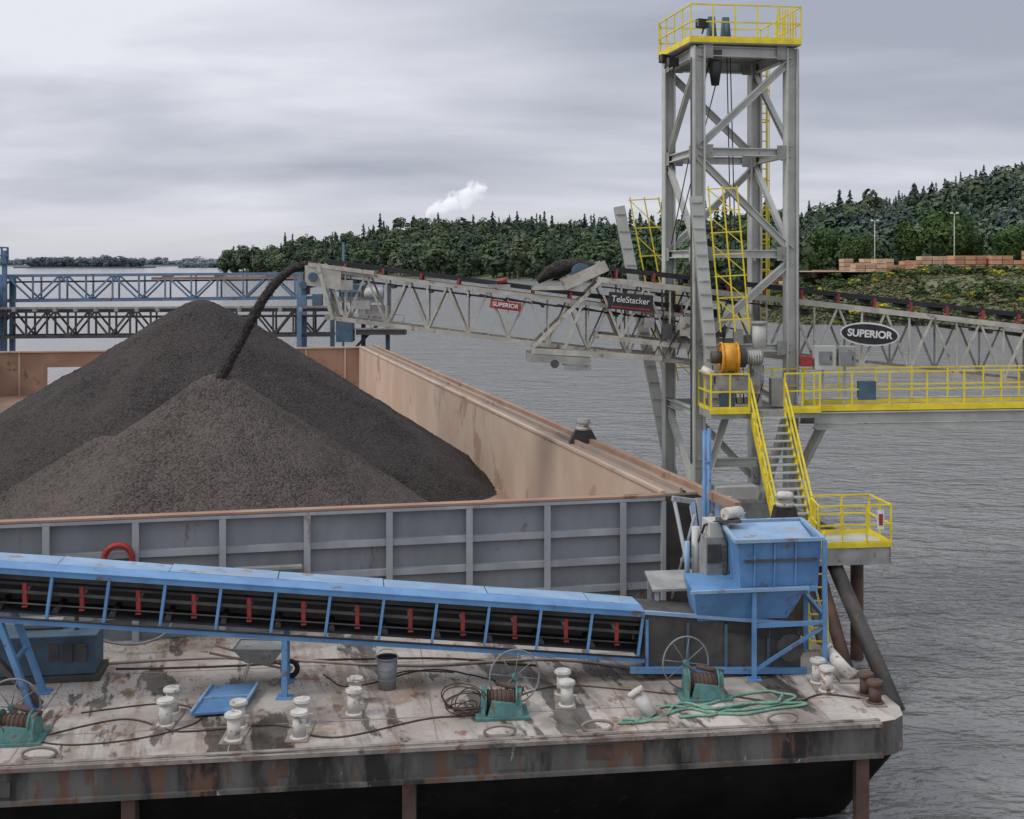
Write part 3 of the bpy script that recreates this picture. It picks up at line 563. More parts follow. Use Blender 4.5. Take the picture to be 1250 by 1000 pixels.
eb.box((9.3,36.6,8.2),(.62,.3,.72),GALV); eb.box((9.95,36.6,8.25),(.5,.3,.6),GALVD); eb.box((8.75,36.6,8.1),(.35,.25,.3),RED)
eb.beam((9.3,36.75,6.7),(9.3,36.75,8.0),.06,.06,GALV,up=(0,1,0)); eb.beam((9.95,36.75,6.7),(9.95,36.75,8.0),.06,.06,GALV,up=(0,1,0)); eb.beam((8.75,36.75,8.0),(10.2,36.75,8.0),.05,.05,GALV)
for x in (9.3,9.95): eb.box((x,36.44,8.2),(.4,.02,.4),GREYBIN); eb.box((x+.15,36.42,8.2),(.03,.03,.12),BLACK)
eb.done('electrical_cabinet',bevel=.012)
stt=MB()
a0=V((6.95,35.75,6.65)); a1=V((7.25,33.7,3.6)); wv=V((.98,.12,0))
for o in (0,1): stt.beam(a0+wv*o,a1+wv*o,.05,.22,YEL)
for i in range(15): 
    p=a0.lerp(a1,(i+.6)/15); stt.hexa([p-Z*.02,p+wv-Z*.02,p+wv+V((.03,-.22,-.02)),p+V((.03,-.22,-.02))],[p+Z*.02,p+wv+Z*.02,p+wv+V((.03,-.22,.02)),p+V((.03,-.22,.02))],GALV)
for o in (-.02,1.02):
    for z in (1.0,.55): stt.beam(a0+wv*o+Z*z,a1+wv*o+Z*z,.045,.045,YEL)
    for i in range(5): p=a0.lerp(a1,i/4)+wv*o; stt.beam(p,p+Z*1.0,.04,.04,YEL,up=(0,1,0))
Q=[V((7.0,33.9,3.5)),V((7.2,32.4,3.5)),V((10.1,32.75,3.5)),V((9.95,34.25,3.5))]
stt.hexa([p-Z*.5 for p in Q],[p-Z*.02 for p in Q],GALVD); stt.hexa([p-Z*.02 for p in Q],Q,GALV)
stt.beam(Q[1]+Z*.02,Q[2]+Z*.02,.06,.12,YEL); stt.beam(Q[2]+Z*.02,Q[3]+Z*.02,.06,.12,YEL)
stt.rail([Q[1]+V((.9,.1,0)),Q[2],Q[3],Q[3]+V((-1.6,-.2,0))],YEL,post=.7)
stt.rail([Q[1]+V((.93,.15,0)),Q[1]+V((1.0,1.3,0))],YEL,post=.6)
stt.box((9.8,32.66,4.2),(.18,.02,.5),WHITE); stt.box((9.8,32.645,4.2),(.1,.02,.3),RED)
for p in ((8.0,34.0),(9.6,34.2)): stt.tube((p[0],p[1],-2),(p[0],p[1],3.0),.18,RUSTD,14)
stt.beam((9.9,34,3.1),(8.6,37.2,3.5),.25,.3,GALVD); stt.beam((7.3,33.8,3.1),(6.5,37,3.5),.25,.3,GALVD)
stt.done('access_stair_and_landing')
pp=MB(); pp.tube((8.55,33.1,3.2),(9.75,29.8,-.8),.2,DARK,18); pp.tube((8.15,33.3,3.2),(8.75,30.6,-.5),.17,RUSTD,18); pp.tube((7.9,33.3,3.1),(8.2,31,-.5),.12,DARK,14); pp.done('raking_fender_piles')
gw=MB()
ga=V((8.9,36.2,6.5)); gb=V((26,37.6,6.6))
gw.ib(ga+Z*-.12,gb+Z*-.12,.3,.5,GALV); gw.ib(ga+V((-.1,1.3,-.12)),gb+V((-.1,1.3,-.12)),.3,.5,GALV)
gw.hexa([ga+Z*.16,gb+Z*.16,gb+V((0,1.4,.16)),ga+V((0,1.4,.16))],[ga+Z*.22,gb+Z*.22,gb+V((0,1.4,.22)),ga+V((0,1.4,.22))],GALVD)
gw.beam(ga+V((0,-.06,.22)),gb+V((0,-.06,.22)),.04,.12,YEL)
gw.rail([ga+Z*.22,gb+Z*.22],YEL,post=1.15,r=.02); gw.rail([ga+V((0,1.4,.22)),gb+V((0,1.4,.22))],YEL,post=1.15,r=.02)
gw.box(ga+V((1.6,.2,.75)),(.5,.25,.55),BLUEG); gw.tube(ga+V((0,.12,.5)),gb+V((0,.12,.5)),.03,GALV,6); gw.tube(ga+V((0,-.18,-.2)),gb+V((0,-.18,-.2)),.025,GALVD,6); gw.done('gangway_bridge')
# ================================================================== TELESCOPIC BOOM CONVEYOR
boom=empty('telescopic_boom_conveyor')
bY=lambda x:38.05+.07*(x+6)*.9
def truss(mb,xa,xb,zt0,sl,h,wd,mat,pitch,ch=.12,web=.07,redst=False,bsup=.0):
    zf=lambda x:zt0+sl*(x-xa)
    for o in (-wd/2,wd/2):
        P=lambda x,z:V((x,bY(x)+o,z))
        mb.beam(P(xa,zf(xa)),P(xb,zf(xb)),ch,ch*1.25,mat); mb.beam(P(xa,zf(xa)-h),P(xb,zf(xb)-h),ch,ch*1.25,mat)
        x=xa;k=0
        while x<xb-.05:
            xn=min(x+pitch,xb)
            if k%2==0: mb.beam(P(x,zf(x)),P(xn,zf(xn)-h),web,web,mat,up=(0,1,0))
            else: mb.beam(P(x,zf(x)-h),P(xn,zf(xn)),web,web,mat,up=(0,1,0))
            if k%2==0: mb.beam(P(xn,zf(xn)),P(xn,zf(xn)-h),web*.8,web*.9,mat,up=(0,1,0))
            x=xn;k+=1
    x=xa
    while x<=xb: 
        mb.beam(V((x,bY(x)-wd/2,zf(x)-h)),V((x,bY(x)+wd/2,zf(x)-h)),web,web,mat)
        mb.beam(V((x,bY(x)-wd/2,zf(x)-h)),V((min(x+pitch*2,xb),bY(x)+wd/2,zf(min(x+pitch*2,xb))-h)),web*.7,web*.7,mat); x+=pitch*2
    mb.beam(V((xa,bY(xa),zf(xa)+.20+bsup)),V((xb,bY(xb),zf(xb)+.20+bsup)),wd*.78,.05,BLACK)
    mb.beam(V((xa,bY(xa),zf(xa)-.22)),V((xb,bY(xb),zf(xb)-.22)),wd*.72,.04,BLACK)
    mb.beam(V((xa,bY(xa)-wd*.36,zf(xa)+.27+bsup)),V((xb,bY(xb)-wd*.36,zf(xb)+.27+bsup)),.04,.11,BLACK)
    x=xa+.6
    while x<xb:
        y=bY(x)-wd/2; mb.beam(V((x,y,zf(x)+.05)),V((x+.02,y+.02,zf(x)+.26+bsup)),.10,.06,RED if redst else GALVD,up=(1,0,0))
        mb.beam(V((x,y+.05,zf(x)+.08)),V((x,y+wd-.05,zf(x)+.08)),.06,.06,RED)
        mb.tube(V((x,y+.1,zf(x)+.12+bsup)),V((x,y+wd-.1,zf(x)+.12+bsup)),.06,DARK,8)
        mb.tube(V((x+.3,y+.1,zf(x)-.3)),V((x+.3,y+wd-.1,zf(x)-.3)),.06,DARK,8)
        x+=1.15
    return zf
o=MB()
zi=truss(o,-5.7,6.5,10.82,-.13,1.45,1.25,TRUSS,.62,redst=True,ch=.10,web=.06)
y0=bY(-6)
o.tube((-6.05,y0-.62,10.6),(-6.05,y0+.62,10.6),.32,BLACK,26)
for s in (-.66,.66):
    o.hexa([V((-6.3,y0+s-.03,10.35)),V((-5.2,y0+s-.03,10.2)),V((-5.2,y0+s-.03,10.85)),V((-6.3,y0+s-.03,10.95))],[V((-6.3,y0+s+.03,10.35)),V((-5.2,y0+s+.03,10.2)),V((-5.2,y0+s+.03,10.85)),V((-6.3,y0+s+.03,10.95))],TRUSS)
    o.beam((-5.9,y0+s,11.0),(-5.45,y0+s,9.3),.1,.3,TRUSS,up=(0,1,0)); o.tube((-6.05,y0+s,10.6),(-6.05,y0+s*1.15,10.6),.14,BLUEG,14)
o.beam((-6.2,y0-.66,10.98),(-4.2,y0-.66,10.72),.1,.12,TRUSS); o.beam((-5.45,y0-.66,9.33),(-5.45,y0+.66,9.33),.12,.12,TRUSS)
o.box((-5.0,y0-.75,10.35),(.35,.2,.3),GALVD); o.box((-4.55,y0-.72,9.75),(.5,.25,.25),GALVD)
o.box((-6.35,y0-.2,10.2),(.12,.9,.3),BLUEG); o.tube((-6.35,y0-.7,10.35),(-6.35,y0+.7,10.35),.12,BLUEG,12); o.box((-5.9,y0-.75,9.9),(.3,.2,.35),BLUEG)
o.done('inner_stinger_truss',boom)
o=MB()
xa,xb=2.6,26
zo=truss(o,xa,xb,10.52,-.112,1.75,2.0,TRUSS,.75,redst=True,bsup=.12,ch=.13,web=.065)
o.beam((0.6,bY(.6)-1,8.35),(4.6,bY(4.6)-1,8.10),.14,.16,TRUSS); o.beam((.6,bY(.6)+1,8.35),(4.6,bY(4.6)+1,8.10),.14,.16,TRUSS)
o.beam((.6,bY(.6)-1,8.4),(2.75,bY(2.6)-1,10.5),.1,.12,TRUSS,up=(0,1,0)); o.beam((1.6,bY(1.6)-1,8.4),(2.2,bY(2.2)-1,9.9),.08,.1,TRUSS,up=(0,1,0))
o.beam((.6,bY(.6)+1,8.4),(2.75,bY(2.6)+1,10.5),.1,.12,TRUSS,up=(0,1,0))
o.hexa([V((.45,bY(1)-1.1,8.0)),V((2.4,bY(1)-1.1,7.9)),V((2.4,bY(1)+1.1,7.9)),V((.45,bY(1)+1.1,8.0))],[V((.45,bY(1)-1.1,8.25)),V((2.4,bY(1)-1.1,8.12)),V((2.4,bY(1)+1.1,8.12)),V((.45,bY(1)+1.1,8.25))],GALVD)
for s in (-1.05,1.05): o.tube((1.3,bY(1)+s-.1,7.95),(1.3,bY(1)+s+.1,7.95),.13,DARK,16); o.box((2.0,bY(1)+s,7.82),(.8,.2,.14),GALVD)
o.tube((2.15,bY(2)-.8,10.72),(2.15,bY(2)+.8,10.72),.3,BLUEG,22)
for s in (-1.0,1.0): o.beam((1.6,bY(2)+s,10.35),(2.9,bY(2)+s,10.95),.08,.34,TRUSS)
o.path([V((.8,bY(1.2),10.45)),V((1.15,bY(1.3),10.72)),V((1.6,bY(2),10.92)),V((2.1,bY(2.4),10.98)),V((2.7,bY(2.4),10.88))],[.1,.2,.24,.2,.1],GRAVD,12,jit=.08)
o.beam((.6,bY(1)-.75,10.25),(2.2,bY(2)-.95,10.25),.06,.12,TRUSS); o.tube((-.4,bY(0)-.6,10.45),(-.15,bY(0)-.6,10.5),.08,RED,10)
o.box((-.4,bY(0)-.55,10.3),(.7,.3,.12),GALVD)
o.beam((3.2,bY(3)-1.0,10.5),(xb,bY(xb)-1.0,zo(xb)+.02),.04,.1,GALV)
for i in range(7):
    x=4.2+i*.55; o.box((x,bY(x)-1.1,9.2-.06*i-.2*(i%2)),(.3,.15,.3+.14*(i%3)),(GALVD,DARK,TRUSS)[i%3])
for i in range(10): x=-1+i*.8; o.tube(V((x,bY(x)-.68,zi(x)-.15)),V((x+.8,bY(x+.8)-.68,zi(x+.8)-.22)),.025,BLACK,6)
for i in range(8): o.path([V((4.3+.3*i,bY(5)-1.05,9.8)),V((4.4+.3*i,bY(5)-1.12,9.0-.1*(i%3))),V((4.0+.35*i,bY(5)-1.05,8.2))],.025,DARK,6)
o.done('outer_truss',boom)
sg=empty('conveyor_name_sign')
def plate(verts,thick,mat,parent,name):
    b=MB(); b.hexa([v+V((0,thick,0)) for v in verts],verts,mat); return b.done(name,parent)
def signrect(cx,cz,w,hh,y,a,mat,name,parent):
    ca,sa=math.cos(a),math.sin(a); q=[]
    for x,z in ((-w/2,-hh/2),(w/2,-hh/2),(w/2,hh/2),(-w/2,hh/2)): q.append(V((cx+x*ca+z*sa,y,cz-x*sa+z*ca)))
    return plate(q,.03,mat,parent,name)
ys=bY(3.5)-1.13
signrect(3.62,9.83,1.36,.52,ys,.09,BLACK,'sign_board',sg); signrect(3.62,9.64,1.2,.05,ys-.012,.09,RED,'underline',sg)
text('TeleStacker',(3.62,ys-.03,9.88),.27,WHITE,sg,.09,bold=.0,sx=.9)
sg2=empty('conveyor_name_sign')
signrect(-.2,9.72,.95,.26,bY(-.2)-.72,.13,RED,'sign_board',sg2); text('SUPERIOR',(-.2,bY(-.2)-.75,9.72),.18,WHITE,sg2,.13,bold=.003)
sg3=empty('oval_name_sign')
cx,cz=11.05,8.82; yy=bY(cx)-1.15
for k,(ra,rb,mt,dy) in enumerate(((.92,.36,WHITE,0),(.87,.31,BLACK,-.012))):
    ring=[V((cx+ra*math.cos(t)*.996+rb*math.sin(t)*.08,yy+dy,cz-ra*math.cos(t)*.08+rb*math.sin(t))) for t in np.linspace(0,2*math.pi,40)[:-1]]
    plate(ring,.02,mt,sg3,('border_plate','face_plate')[k])
text('SUPERIOR',(cx,yy-.03,cz),.31,WHITE,sg3,.08,bold=.010)
# ================================================================== FAR BLUE GANTRIES
def simple_truss(a,b,h,wd,mat,pitch,ch):
    mb=MB(); a=V(a);b=V(b);Ln=(b-a).length;k=int(Ln/pitch); dn=V((-(b-a).y,(b-a).x,0)).normalized()
    for o in (0,wd):
        A=a+dn*o;Bq=b+dn*o
        mb.beam(A,Bq,ch,ch,mat); mb.beam(A-Z*h,Bq-Z*h,ch,ch,mat)
        for i in range(k):
            p=A.lerp(Bq,i/k);q=A.lerp(Bq,(i+1)/k); mb.beam(p,p-Z*h,ch*.6,ch*.6,mat,up=(0,1,0))
            if i%2: mb.beam(p,q-Z*h,ch*.6,ch*.6,mat,up=(0,1,0))
            else: mb.beam(p-Z*h,q,ch*.6,ch*.6,mat,up=(0,1,0))
    mb.beam(a+dn*wd/2-Z*h*.25,b+dn*wd/2-Z*h*.25,wd*.7,.12,BLACK)
    return mb
BLUEF=M('gantry_blue_paint',(.15,.24,.36),(.11,.18,.27),.6,.5,rust=.4,bump=0)
g1=simple_truss((-48,92,10.0),(-14.8,95,10.25),1.9,2.2,BLUEF,1.9,.2)
g1.beam((-27,92,9.9),(-15,93,10.0),.1,.2,RUSTB)
for x in (-47,-38.5,-16): 
    for dy in (0,2.2): g1.beam((x,92.5+dy,-2),(x,92.5+dy,10),.35,.35,BLUEF,up=(0,1,0))
g1.done('blue_gantry_conveyor')
g2=simple_truss((-48,90,7.45),(-13.5,93,7.5),1.9,2.2,DARK,1.5,.22)
for i in range(22): g2.box((-47+i*1.5,90.1,7.65),(.25,.3,.3),GALVD)
g2.beam((-48,89.8,7.7),(-13.5,92.8,7.75),.2,.15,GALVD)
g2.done('dark_gantry_conveyor')
bt=MB()
for x in (-40.3,-38.2):
    for y in (89.5,92.5): bt.beam((x,y,0),(x,y,12),.3,.3,BLUEF,up=(0,1,0))
for z in (3,6.2,9.2,11): bt.beam((-40.3,89.5,z),(-38.2,89.5,z),.2,.2,BLUEF); bt.beam((-38.2,89.5,z),(-38.2,92.5,z),.2,.2,BLUEF)
bt.rail([V((-41.5,89.3,11)),V((-38,89.3,11)),V((-38,92.6,11))],BLUEF,h=1.2,r=.06); bt.beam((-40.3,89.5,6.2),(-38.2,89.5,9.2),.15,.15,BLUEF); bt.box((-39.5,91,8),(2.4,2,1.6),BLUEG)
bt.done('blue_support_tower')
mt=MB()
for x in (-13.3,-11.0,-9.2): mt.beam((x,91,0),(x,91,9.4),.3,.3,BLUEG,up=(0,1,0))
mt.beam((-12.5,91,0),(-12.5,91,12.6),.16,.16,BLUEF,up=(0,1,0))
mt.box((-11.4,91,8.3),(3.6,2.2,.3),GALVD); mt.box((-12.0,91,9.1),(1.4,1.6,1.3),BLUEG); mt.box((-10.2,91,7.3),(2.2,1.6,1.2),GALVD); mt.box((-9.6,90.5,6.0),(3.6,1.6,.4),DARK); mt.box((-12.2,90,6.2),(1.2,1.4,1.8),BLUEG)
mt.tube((-10.8,90,8.9),(-9.4,90,8.9),.4,GALV,14); mt.rail([V((-13.4,89.8,8.45)),V((-9.4,89.8,8.45))],BLUEF,r=.05); mt.beam((-13.3,90.5,3),(-9.2,90.5,7.2),.2,.2,DARK)
mt.rail([V((-11.5,89.6,6.2)),V((-7.9,89.6,6.2))],GALVD,r=.04)
mt.box((-11,91,1),(7,5,1.6),DARK)
mt.done('dock_machinery_tower')
dk=MB(); dk.box((-34,94,.6),(40,5,1.2),DARK)
for i in range(12): dk.tube((-52+i*3.4,91.2,-1),(-52+i*3.4,91.2,2.2),.22,RUSTD,10)
dk.done('floating_dock')
# ================================================================== WATER
def watermat():
    m=bpy.data.materials.new('river_water'); m.use_nodes=True;n=m.node_tree.nodes;l=m.node_tree.links;b=n['Principled BSDF']
    b.inputs['Base Color'].default_value=(.20,.20,.195,1); b.inputs['Roughness'].default_value=.10; b.inputs['IOR'].default_value=1.40
    tc=n.new('ShaderNodeTexCoord'); prev=None
    for sc,st,ds,ml in ((.22,.6,1.1,(.6,1,1)),(.9,.9,.55,(.55,1.1,1)),(3.2,.9,.17,(.7,1,1))):
        mp=n.new('ShaderNodeMapping'); mp.inputs['Scale'].default_value=ml; mp.inputs['Rotation'].default_value=(0,0,.3); l.new(tc.outputs['Object'],mp.inputs[0])
        t=n.new('ShaderNodeTexNoise'); t.inputs['Scale'].default_value=sc; t.inputs['Detail'].default_value=3; t.inputs['Roughness'].default_value=.6; t.inputs['Distortion'].default_value=.4; l.new(mp.outputs[0],t.inputs['Vector'])
        bp=n.new('ShaderNodeBump'); bp.inputs['Strength'].default_value=st; bp.inputs['Distance'].default_value=ds; l.new(t.outputs[0],bp.inputs['Height'])
        if prev: l.new(prev,bp.inputs['Normal'])
        prev=bp.outputs[0]
    l.new(prev,b.inputs['Normal']); return m
wm=MB(); wm.add([(-9000,-60,0),(9000,-60,0),(9000,16000,0),(-9000,16000,0)],[[0,1,2,3]],watermat()); wm.done('river_water')
# ================================================================== TERRAIN
poly=np.array([(-315,1310),(-170,1120),(-20,900),(60,700),(85,520),(58,400),(42,310),(38,250),(52,224),(90,212),(300,205),(900,200),(900,1900),(-200,1900),(-330,1500)],float)
def sdist(px,py):
    d=np.full(px.shape,1e9); ins=np.zeros(px.shape,bool); n=len(poly)
    for i in range(n):
        ax,ay=poly[i]; bx,by=poly[(i+1)%n]; dx,dy=bx-ax,by-ay
        t=np.clip(((px-ax)*dx+(py-ay)*dy)/(dx*dx+dy*dy),0,1); d=np.minimum(d,np.hypot(px-ax-t*dx,py-ay-t*dy))
        c=((ay>py)!=(by>py))&(px<(bx-ax)*(py-ay)/(by-ay+1e-9)+ax); ins^=c
    return np.where(ins,d,-d)
sst=lambda x:(lambda t:t*t*(3-2*t))(np.clip(x,0,1))
def hgt(px,py):
    d=sdist(px,py)
    amp=np.interp(px/py,[-.25,-.2,-.15,-.09,0,.06,.13,.22,.3,.42,.6],[2,14,26,36,26,23,19,20,31,50,56])
    z=8.6*sst(d/60)+amp*sst((d-20)/260)*sst((py-385)/380)
    return np.where(d<0,np.maximum(d*.3,-4),z)
def gz(x,y): return float(hgt(np.array([float(x)]),np.array([float(y)]))[0])
gx=np.arange(-420,720,6.); gy=np.arange(195,1700,6.)
GX,GY=np.meshgrid(gx,gy); GZ=hgt(GX,GY)
GZ+=np.where(GZ>.5,.3*np.sin(GX*.11)*np.sin(GY*.09)+rng.normal(0,.08,GX.shape),0)
GRASS=M('bank_grass',(.105,.13,.055),(.155,.155,.085),.95,.10,rust=.44,rustc=(.23,.21,.155),bump=.0,dark=.55,darkc=(.065,.09,.035))
gridmesh('grass_bank_terrain',GX,GY,GZ,GRASS,keep=sdist(GX,GY)>-14)
def conifer(nl=15,nb=7,w=.17):
    v=[];f=[]
    def quad(a,b,c,d): o=len(v); v.extend([a,b,c,d]); f.append((o,o+1,o+2,o+3))
    for i in range(nl):
        z=.08+.9*i/nl; r=w*(1-i/nl)**.8*random.uniform(.7,1.15)+.012
        for k in range(nb):
            a=random.uniform(0,6.28); rr=r*random.uniform(.6,1.2); ca,sa=math.cos(a),math.sin(a); ww=.35*rr+.012; dz=random.uniform(.15,.5)*rr; t=random.uniform(.0,.05)
            quad((0,0,z+t+.05),(ca*rr*.55-sa*ww,sa*rr*.55+ca*ww,z+t-dz*.4),(ca*rr,sa*rr,z+t-dz),(ca*rr*.55+sa*ww,sa*rr*.55-ca*ww,z+t-dz*.4-.01))
    quad((-.012,0,0),(.012,0,0),(.004,0,1),(-.004,0,1)); quad((0,-.012,0),(0,.012,0),(0,.004,1),(0,-.004,1))
    return np.array(v),np.array(f)
def broad(nq=260,sz=.06,nl=7,jn=.22):
    v=[];f=[]; lobes=[(random.uniform(-.2,.2),random.uniform(-.2,.2),random.uniform(.35,.82),random.uniform(.10,.22)) for _ in range(nl)]+[(0,0,.55,.25)]
    for _ in range(nq):
        lx,ly,lz,lr=random.choice(lobes); d=V((random.gauss(0,1),random.gauss(0,1),random.gauss(0,1)+.25)).normalized()*lr*random.uniform(.7,1.08)
        p=V((lx,ly,lz))+d; s=sz*random.uniform(.5,1.3); n=(d.normalized()+V((random.gauss(0,jn),random.gauss(0,jn),random.gauss(0,jn)))).normalized()
        x=n.cross(V((random.random(),random.random(),random.random()+.1))).normalized(); y=n.cross(x)
        o=len(v); v.extend([p-x*s-y*s*.6,p+x*s*.7-y*s*.8,p+x*s+y*s*.5,p-x*s*.6+y*s]); f.append((o,o+1,o+2,o+3))
    for (q0,q1,r0,r1) in [((0,0,0),(0.01,0,.55),.025,.012),((0,0,.3),(.14,.05,.6),.012,.005),((0,0,.28),(-.13,.06,.58),.012,.005),((0,0,.35),(.02,-.14,.62),.012,.005)]:
        o=len(v)
        for q,r in ((q0,r0),(q1,r1)):
            for k in range(4): v.append((q[0]+r*math.cos(k*1.57),q[1]+r*math.sin(k*1.57),q[2]))
        for k in range(4): f.append((o+k,o+(k+1)%4,o+4+(k+1)%4,o+4+k))
    return np.array([tuple(a) for a in v]),np.array(f)
def scatter(name,items,protos,mats):
    VV=[];FF=[];MI=[];o=0
    for (x,y,z,hh,wd,pi,mi) in items:
        v,f=protos[pi]; a=random.uniform(0,6.28); ca,sa=math.cos(a),math.sin(a)
        q=np.empty_like(v); q[:,0]=(v[:,0]*ca-v[:,1]*sa)*hh*wd+x; q[:,1]=(v[:,0]*sa+v[:,1]*ca)*hh*wd+y; q[:,2]=v[:,2]*hh+z
        VV.append(q);FF.append(f+o);MI.append(np.full(len(f),mi)); o+=len(v)
    VV=np.concatenate(VV);FF=np.concatenate(FF);MI=np.concatenate(MI)
    me=bpy.data.meshes.new(name); me.vertices.add(len(VV)); me.vertices.foreach_set('co',VV.ravel().astype(np.float32))
    me.loops.add(FF.size); me.loops.foreach_set('vertex_index',FF.ravel().astype(np.int32)); me.polygons.add(len(FF)); me.polygons.foreach_set('loop_start',np.arange(0,FF.size,4,dtype=np.int32))
    me.polygons.foreach_set('material_index',MI.astype(np.int32)); 
    for m in mats: me.materials.append(m)
    me.update(calc_edges=True); me.validate(); ob=bpy.data.objects.new(name,me); scene.collection.objects.link(ob); return ob
con=[conifer(random.randint(12,16),6,random.uniform(.15,.23)) for _ in range(6)]; bro=[broad(340,.045,random.randint(4,9)) for _ in range(8)]; protos=con+bro
LC=leafmat('conifer_foliage_distant',(.036,.058,.045),(.058,.088,.058)); LB=leafmat('broadleaf_foliage_distant',(.055,.088,.050),(.095,.138,.070)); LB2=leafmat('broadleaf_foliage_olive',(.080,.105,.060),(.125,.15,.085)); LB3=leafmat('broadleaf_foliage_deep',(.042,.07,.045),(.07,.105,.06))
LHC=leafmat('hill_conifer_foliage',(.062,.088,.084),(.085,.115,.102)); LHB=leafmat('hill_broadleaf_foliage',(.075,.105,.082),(.11,.148,.100)); LHB2=leafmat('hill_broadleaf_foliage_pale',(.10,.13,.085),(.14,.17,.105))  # distance haze put into the hillside foliage as paler, bluer colour
items=[]
sh=poly[:7]; seg=np.linalg.norm(np.diff(sh,axis=0),axis=1); cs=np.concatenate([[0],np.cumsum(seg)])
n_=0
while n_<1150:
    t=random.uniform(0,cs[-1]); i=min(np.searchsorted(cs,t)-1,len(seg)-1); i=max(i,0); fr=(t-cs[i])/seg[i]; p=sh[i]+(sh[i+1]-sh[i])*fr
    dpt=250*random.random()**1.4+4; q=p+np.array([.75,.66])*dpt; n_+=1
    if q[1]<330: continue
    dd=float(sdist(np.array([q[0]]),np.array([q[1]]))[0])
    if dd<3: continue
    z=gz(*q); front=dd<45; big=mn.noise(V((q[0]*.012,q[1]*.012,3)))
    sc_=.7 if q[1]<600 else 1
    if random.random()<(.08 if front else .24+.7*max(0,big)): items.append((q[0],q[1],z-1,random.uniform(20,34)*sc_*(1+.3*(random.random()<.1)),random.uniform(.85,1.3),random.randrange(6),0))
    else: items.append((q[0],q[1],z-3,(random.uniform(15,32)+7*big)*sc_,random.uniform(.85,1.3),6+random.randrange(8),random.choice([1,1,2,3])))
scatter('distant_forest',items,protos,[LC,LB,LB2,LB3])
items=[]
for _ in range(1900):
    y=425+600*random.random()**1.2; x=y*random.uniform(.20,.56); z=gz(x,y); c=mn.noise(V((x*.013,y*.013,7)))
    if c<-.45 and y<600: continue
    if random.random()<.22+.5*max(0,c)+(.25 if y>800 else 0): items.append((x,y,z-1,random.uniform(13,25),random.uniform(.9,1.3),random.randrange(6),0))
    else: items.append((x,y,z-2,random.uniform(10,20),random.uniform(.95,1.35),6+random.randrange(8),random.choice([1,1,2])))
scatter('hillside_forest',items,protos,[LHC,LHB,LHB2])
hero=[broad(3200,.020,14,.4) for _ in range(4)]
LN=leafmat('near_broadleaf_foliage',(.038,.07,.027),(.085,.14,.045),.12,.34)
for (x,y,hh,wd) in ((86,358,13,1.0),(93,364,16,1.1),(99,356,13,1.15),(116,362,17,1.05),(124,355,20,1.15),(131,366,19,1.1),(139,372,13,1.2),(146,358,15,1.1),(76,372,14,1.0),(156,364,12,1.3),(107,376,13,1.1)):
    scatter('broadleaf_tree',[(x,y,gz(x,y)-1,hh,wd,random.randrange(4),0)],hero,[LN])
bush=[broad(150,.07,5) for _ in range(3)]+[broad(34,.13,5,.6) for _ in range(3)]
LY=leafmat('broom_shrub_flowers',(.12,.14,.035),(.48,.40,.05),.4,.34); LG=leafmat('shrub_foliage',(.045,.07,.028),(.10,.135,.055),.2); LT=leafmat('dry_tall_grass',(.10,.12,.05),(.20,.19,.11),.12)
items=[]
for _ in range(1100):
    y=random.uniform(218,298); x=y*random.uniform(.215,.47); z=gz(x,y); c=mn.noise(V((x*.05,y*.06,0)))
    if c<(-.05 if y>262 else .12): continue
    items.append((x,y,z-.5,random.uniform(.9,2.8),random.uniform(1.2,1.9),random.randrange(3),0 if random.random()<.15 else 1))
for _ in range(4200):
    y=random.uniform(214,300); x=y*random.uniform(.20,.47); items.append((x,y,gz(x,y)-.35,random.uniform(.6,1.2),random.uniform(1.3,2.6),3+random.randrange(3),2))
for _ in range(90):
    x=random.uniform(62,86); y=random.uniform(296,345); items.append((x,y,gz(x,y)-.5,random.uniform(1.5,3.5),random.uniform(1.2,1.9),random.randrange(3),1))
scatter('bank_shrubs',items,bush,[LY,LG,LT])
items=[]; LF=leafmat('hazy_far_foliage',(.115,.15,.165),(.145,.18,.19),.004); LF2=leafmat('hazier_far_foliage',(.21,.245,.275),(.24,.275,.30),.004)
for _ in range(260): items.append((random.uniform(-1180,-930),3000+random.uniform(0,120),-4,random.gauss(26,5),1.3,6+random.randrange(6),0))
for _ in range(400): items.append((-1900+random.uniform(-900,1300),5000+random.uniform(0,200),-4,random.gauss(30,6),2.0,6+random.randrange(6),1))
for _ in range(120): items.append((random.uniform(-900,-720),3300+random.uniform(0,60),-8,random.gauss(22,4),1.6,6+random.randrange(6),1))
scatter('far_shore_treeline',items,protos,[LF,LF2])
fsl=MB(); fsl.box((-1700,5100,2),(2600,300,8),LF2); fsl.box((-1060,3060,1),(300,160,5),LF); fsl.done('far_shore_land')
def stack(x,y,w,hh,dp,mat):
    b=MB(); z=gz(x,y)-.1; nx=max(1,int(w/2.6)); nz_=max(1,int(hh/1.15))
    for i in range(nx):
        top=nz_-(1 if random.random()<.35 else 0)
        for k in range(top):
            b.box((x-w/2+(i+.5)*w/nx+random.uniform(-.08,.08),y+random.uniform(-.1,.1),z+.55+k*1.15),(w/nx-.18,dp,1.0),mat)
            for e in (-.7,.7): b.box((x-w/2+(i+.5)*w/nx+e,y,z+k*1.15),(.15,dp,.13),DARK)
            for r in range(3): b.box((x-w/2+(i+.5)*w/nx,y-dp/2-.01,z+.3+k*1.15+r*.25),(w/nx-.2,.04,.03),RUSTB)
    b.done('lumber_stack')
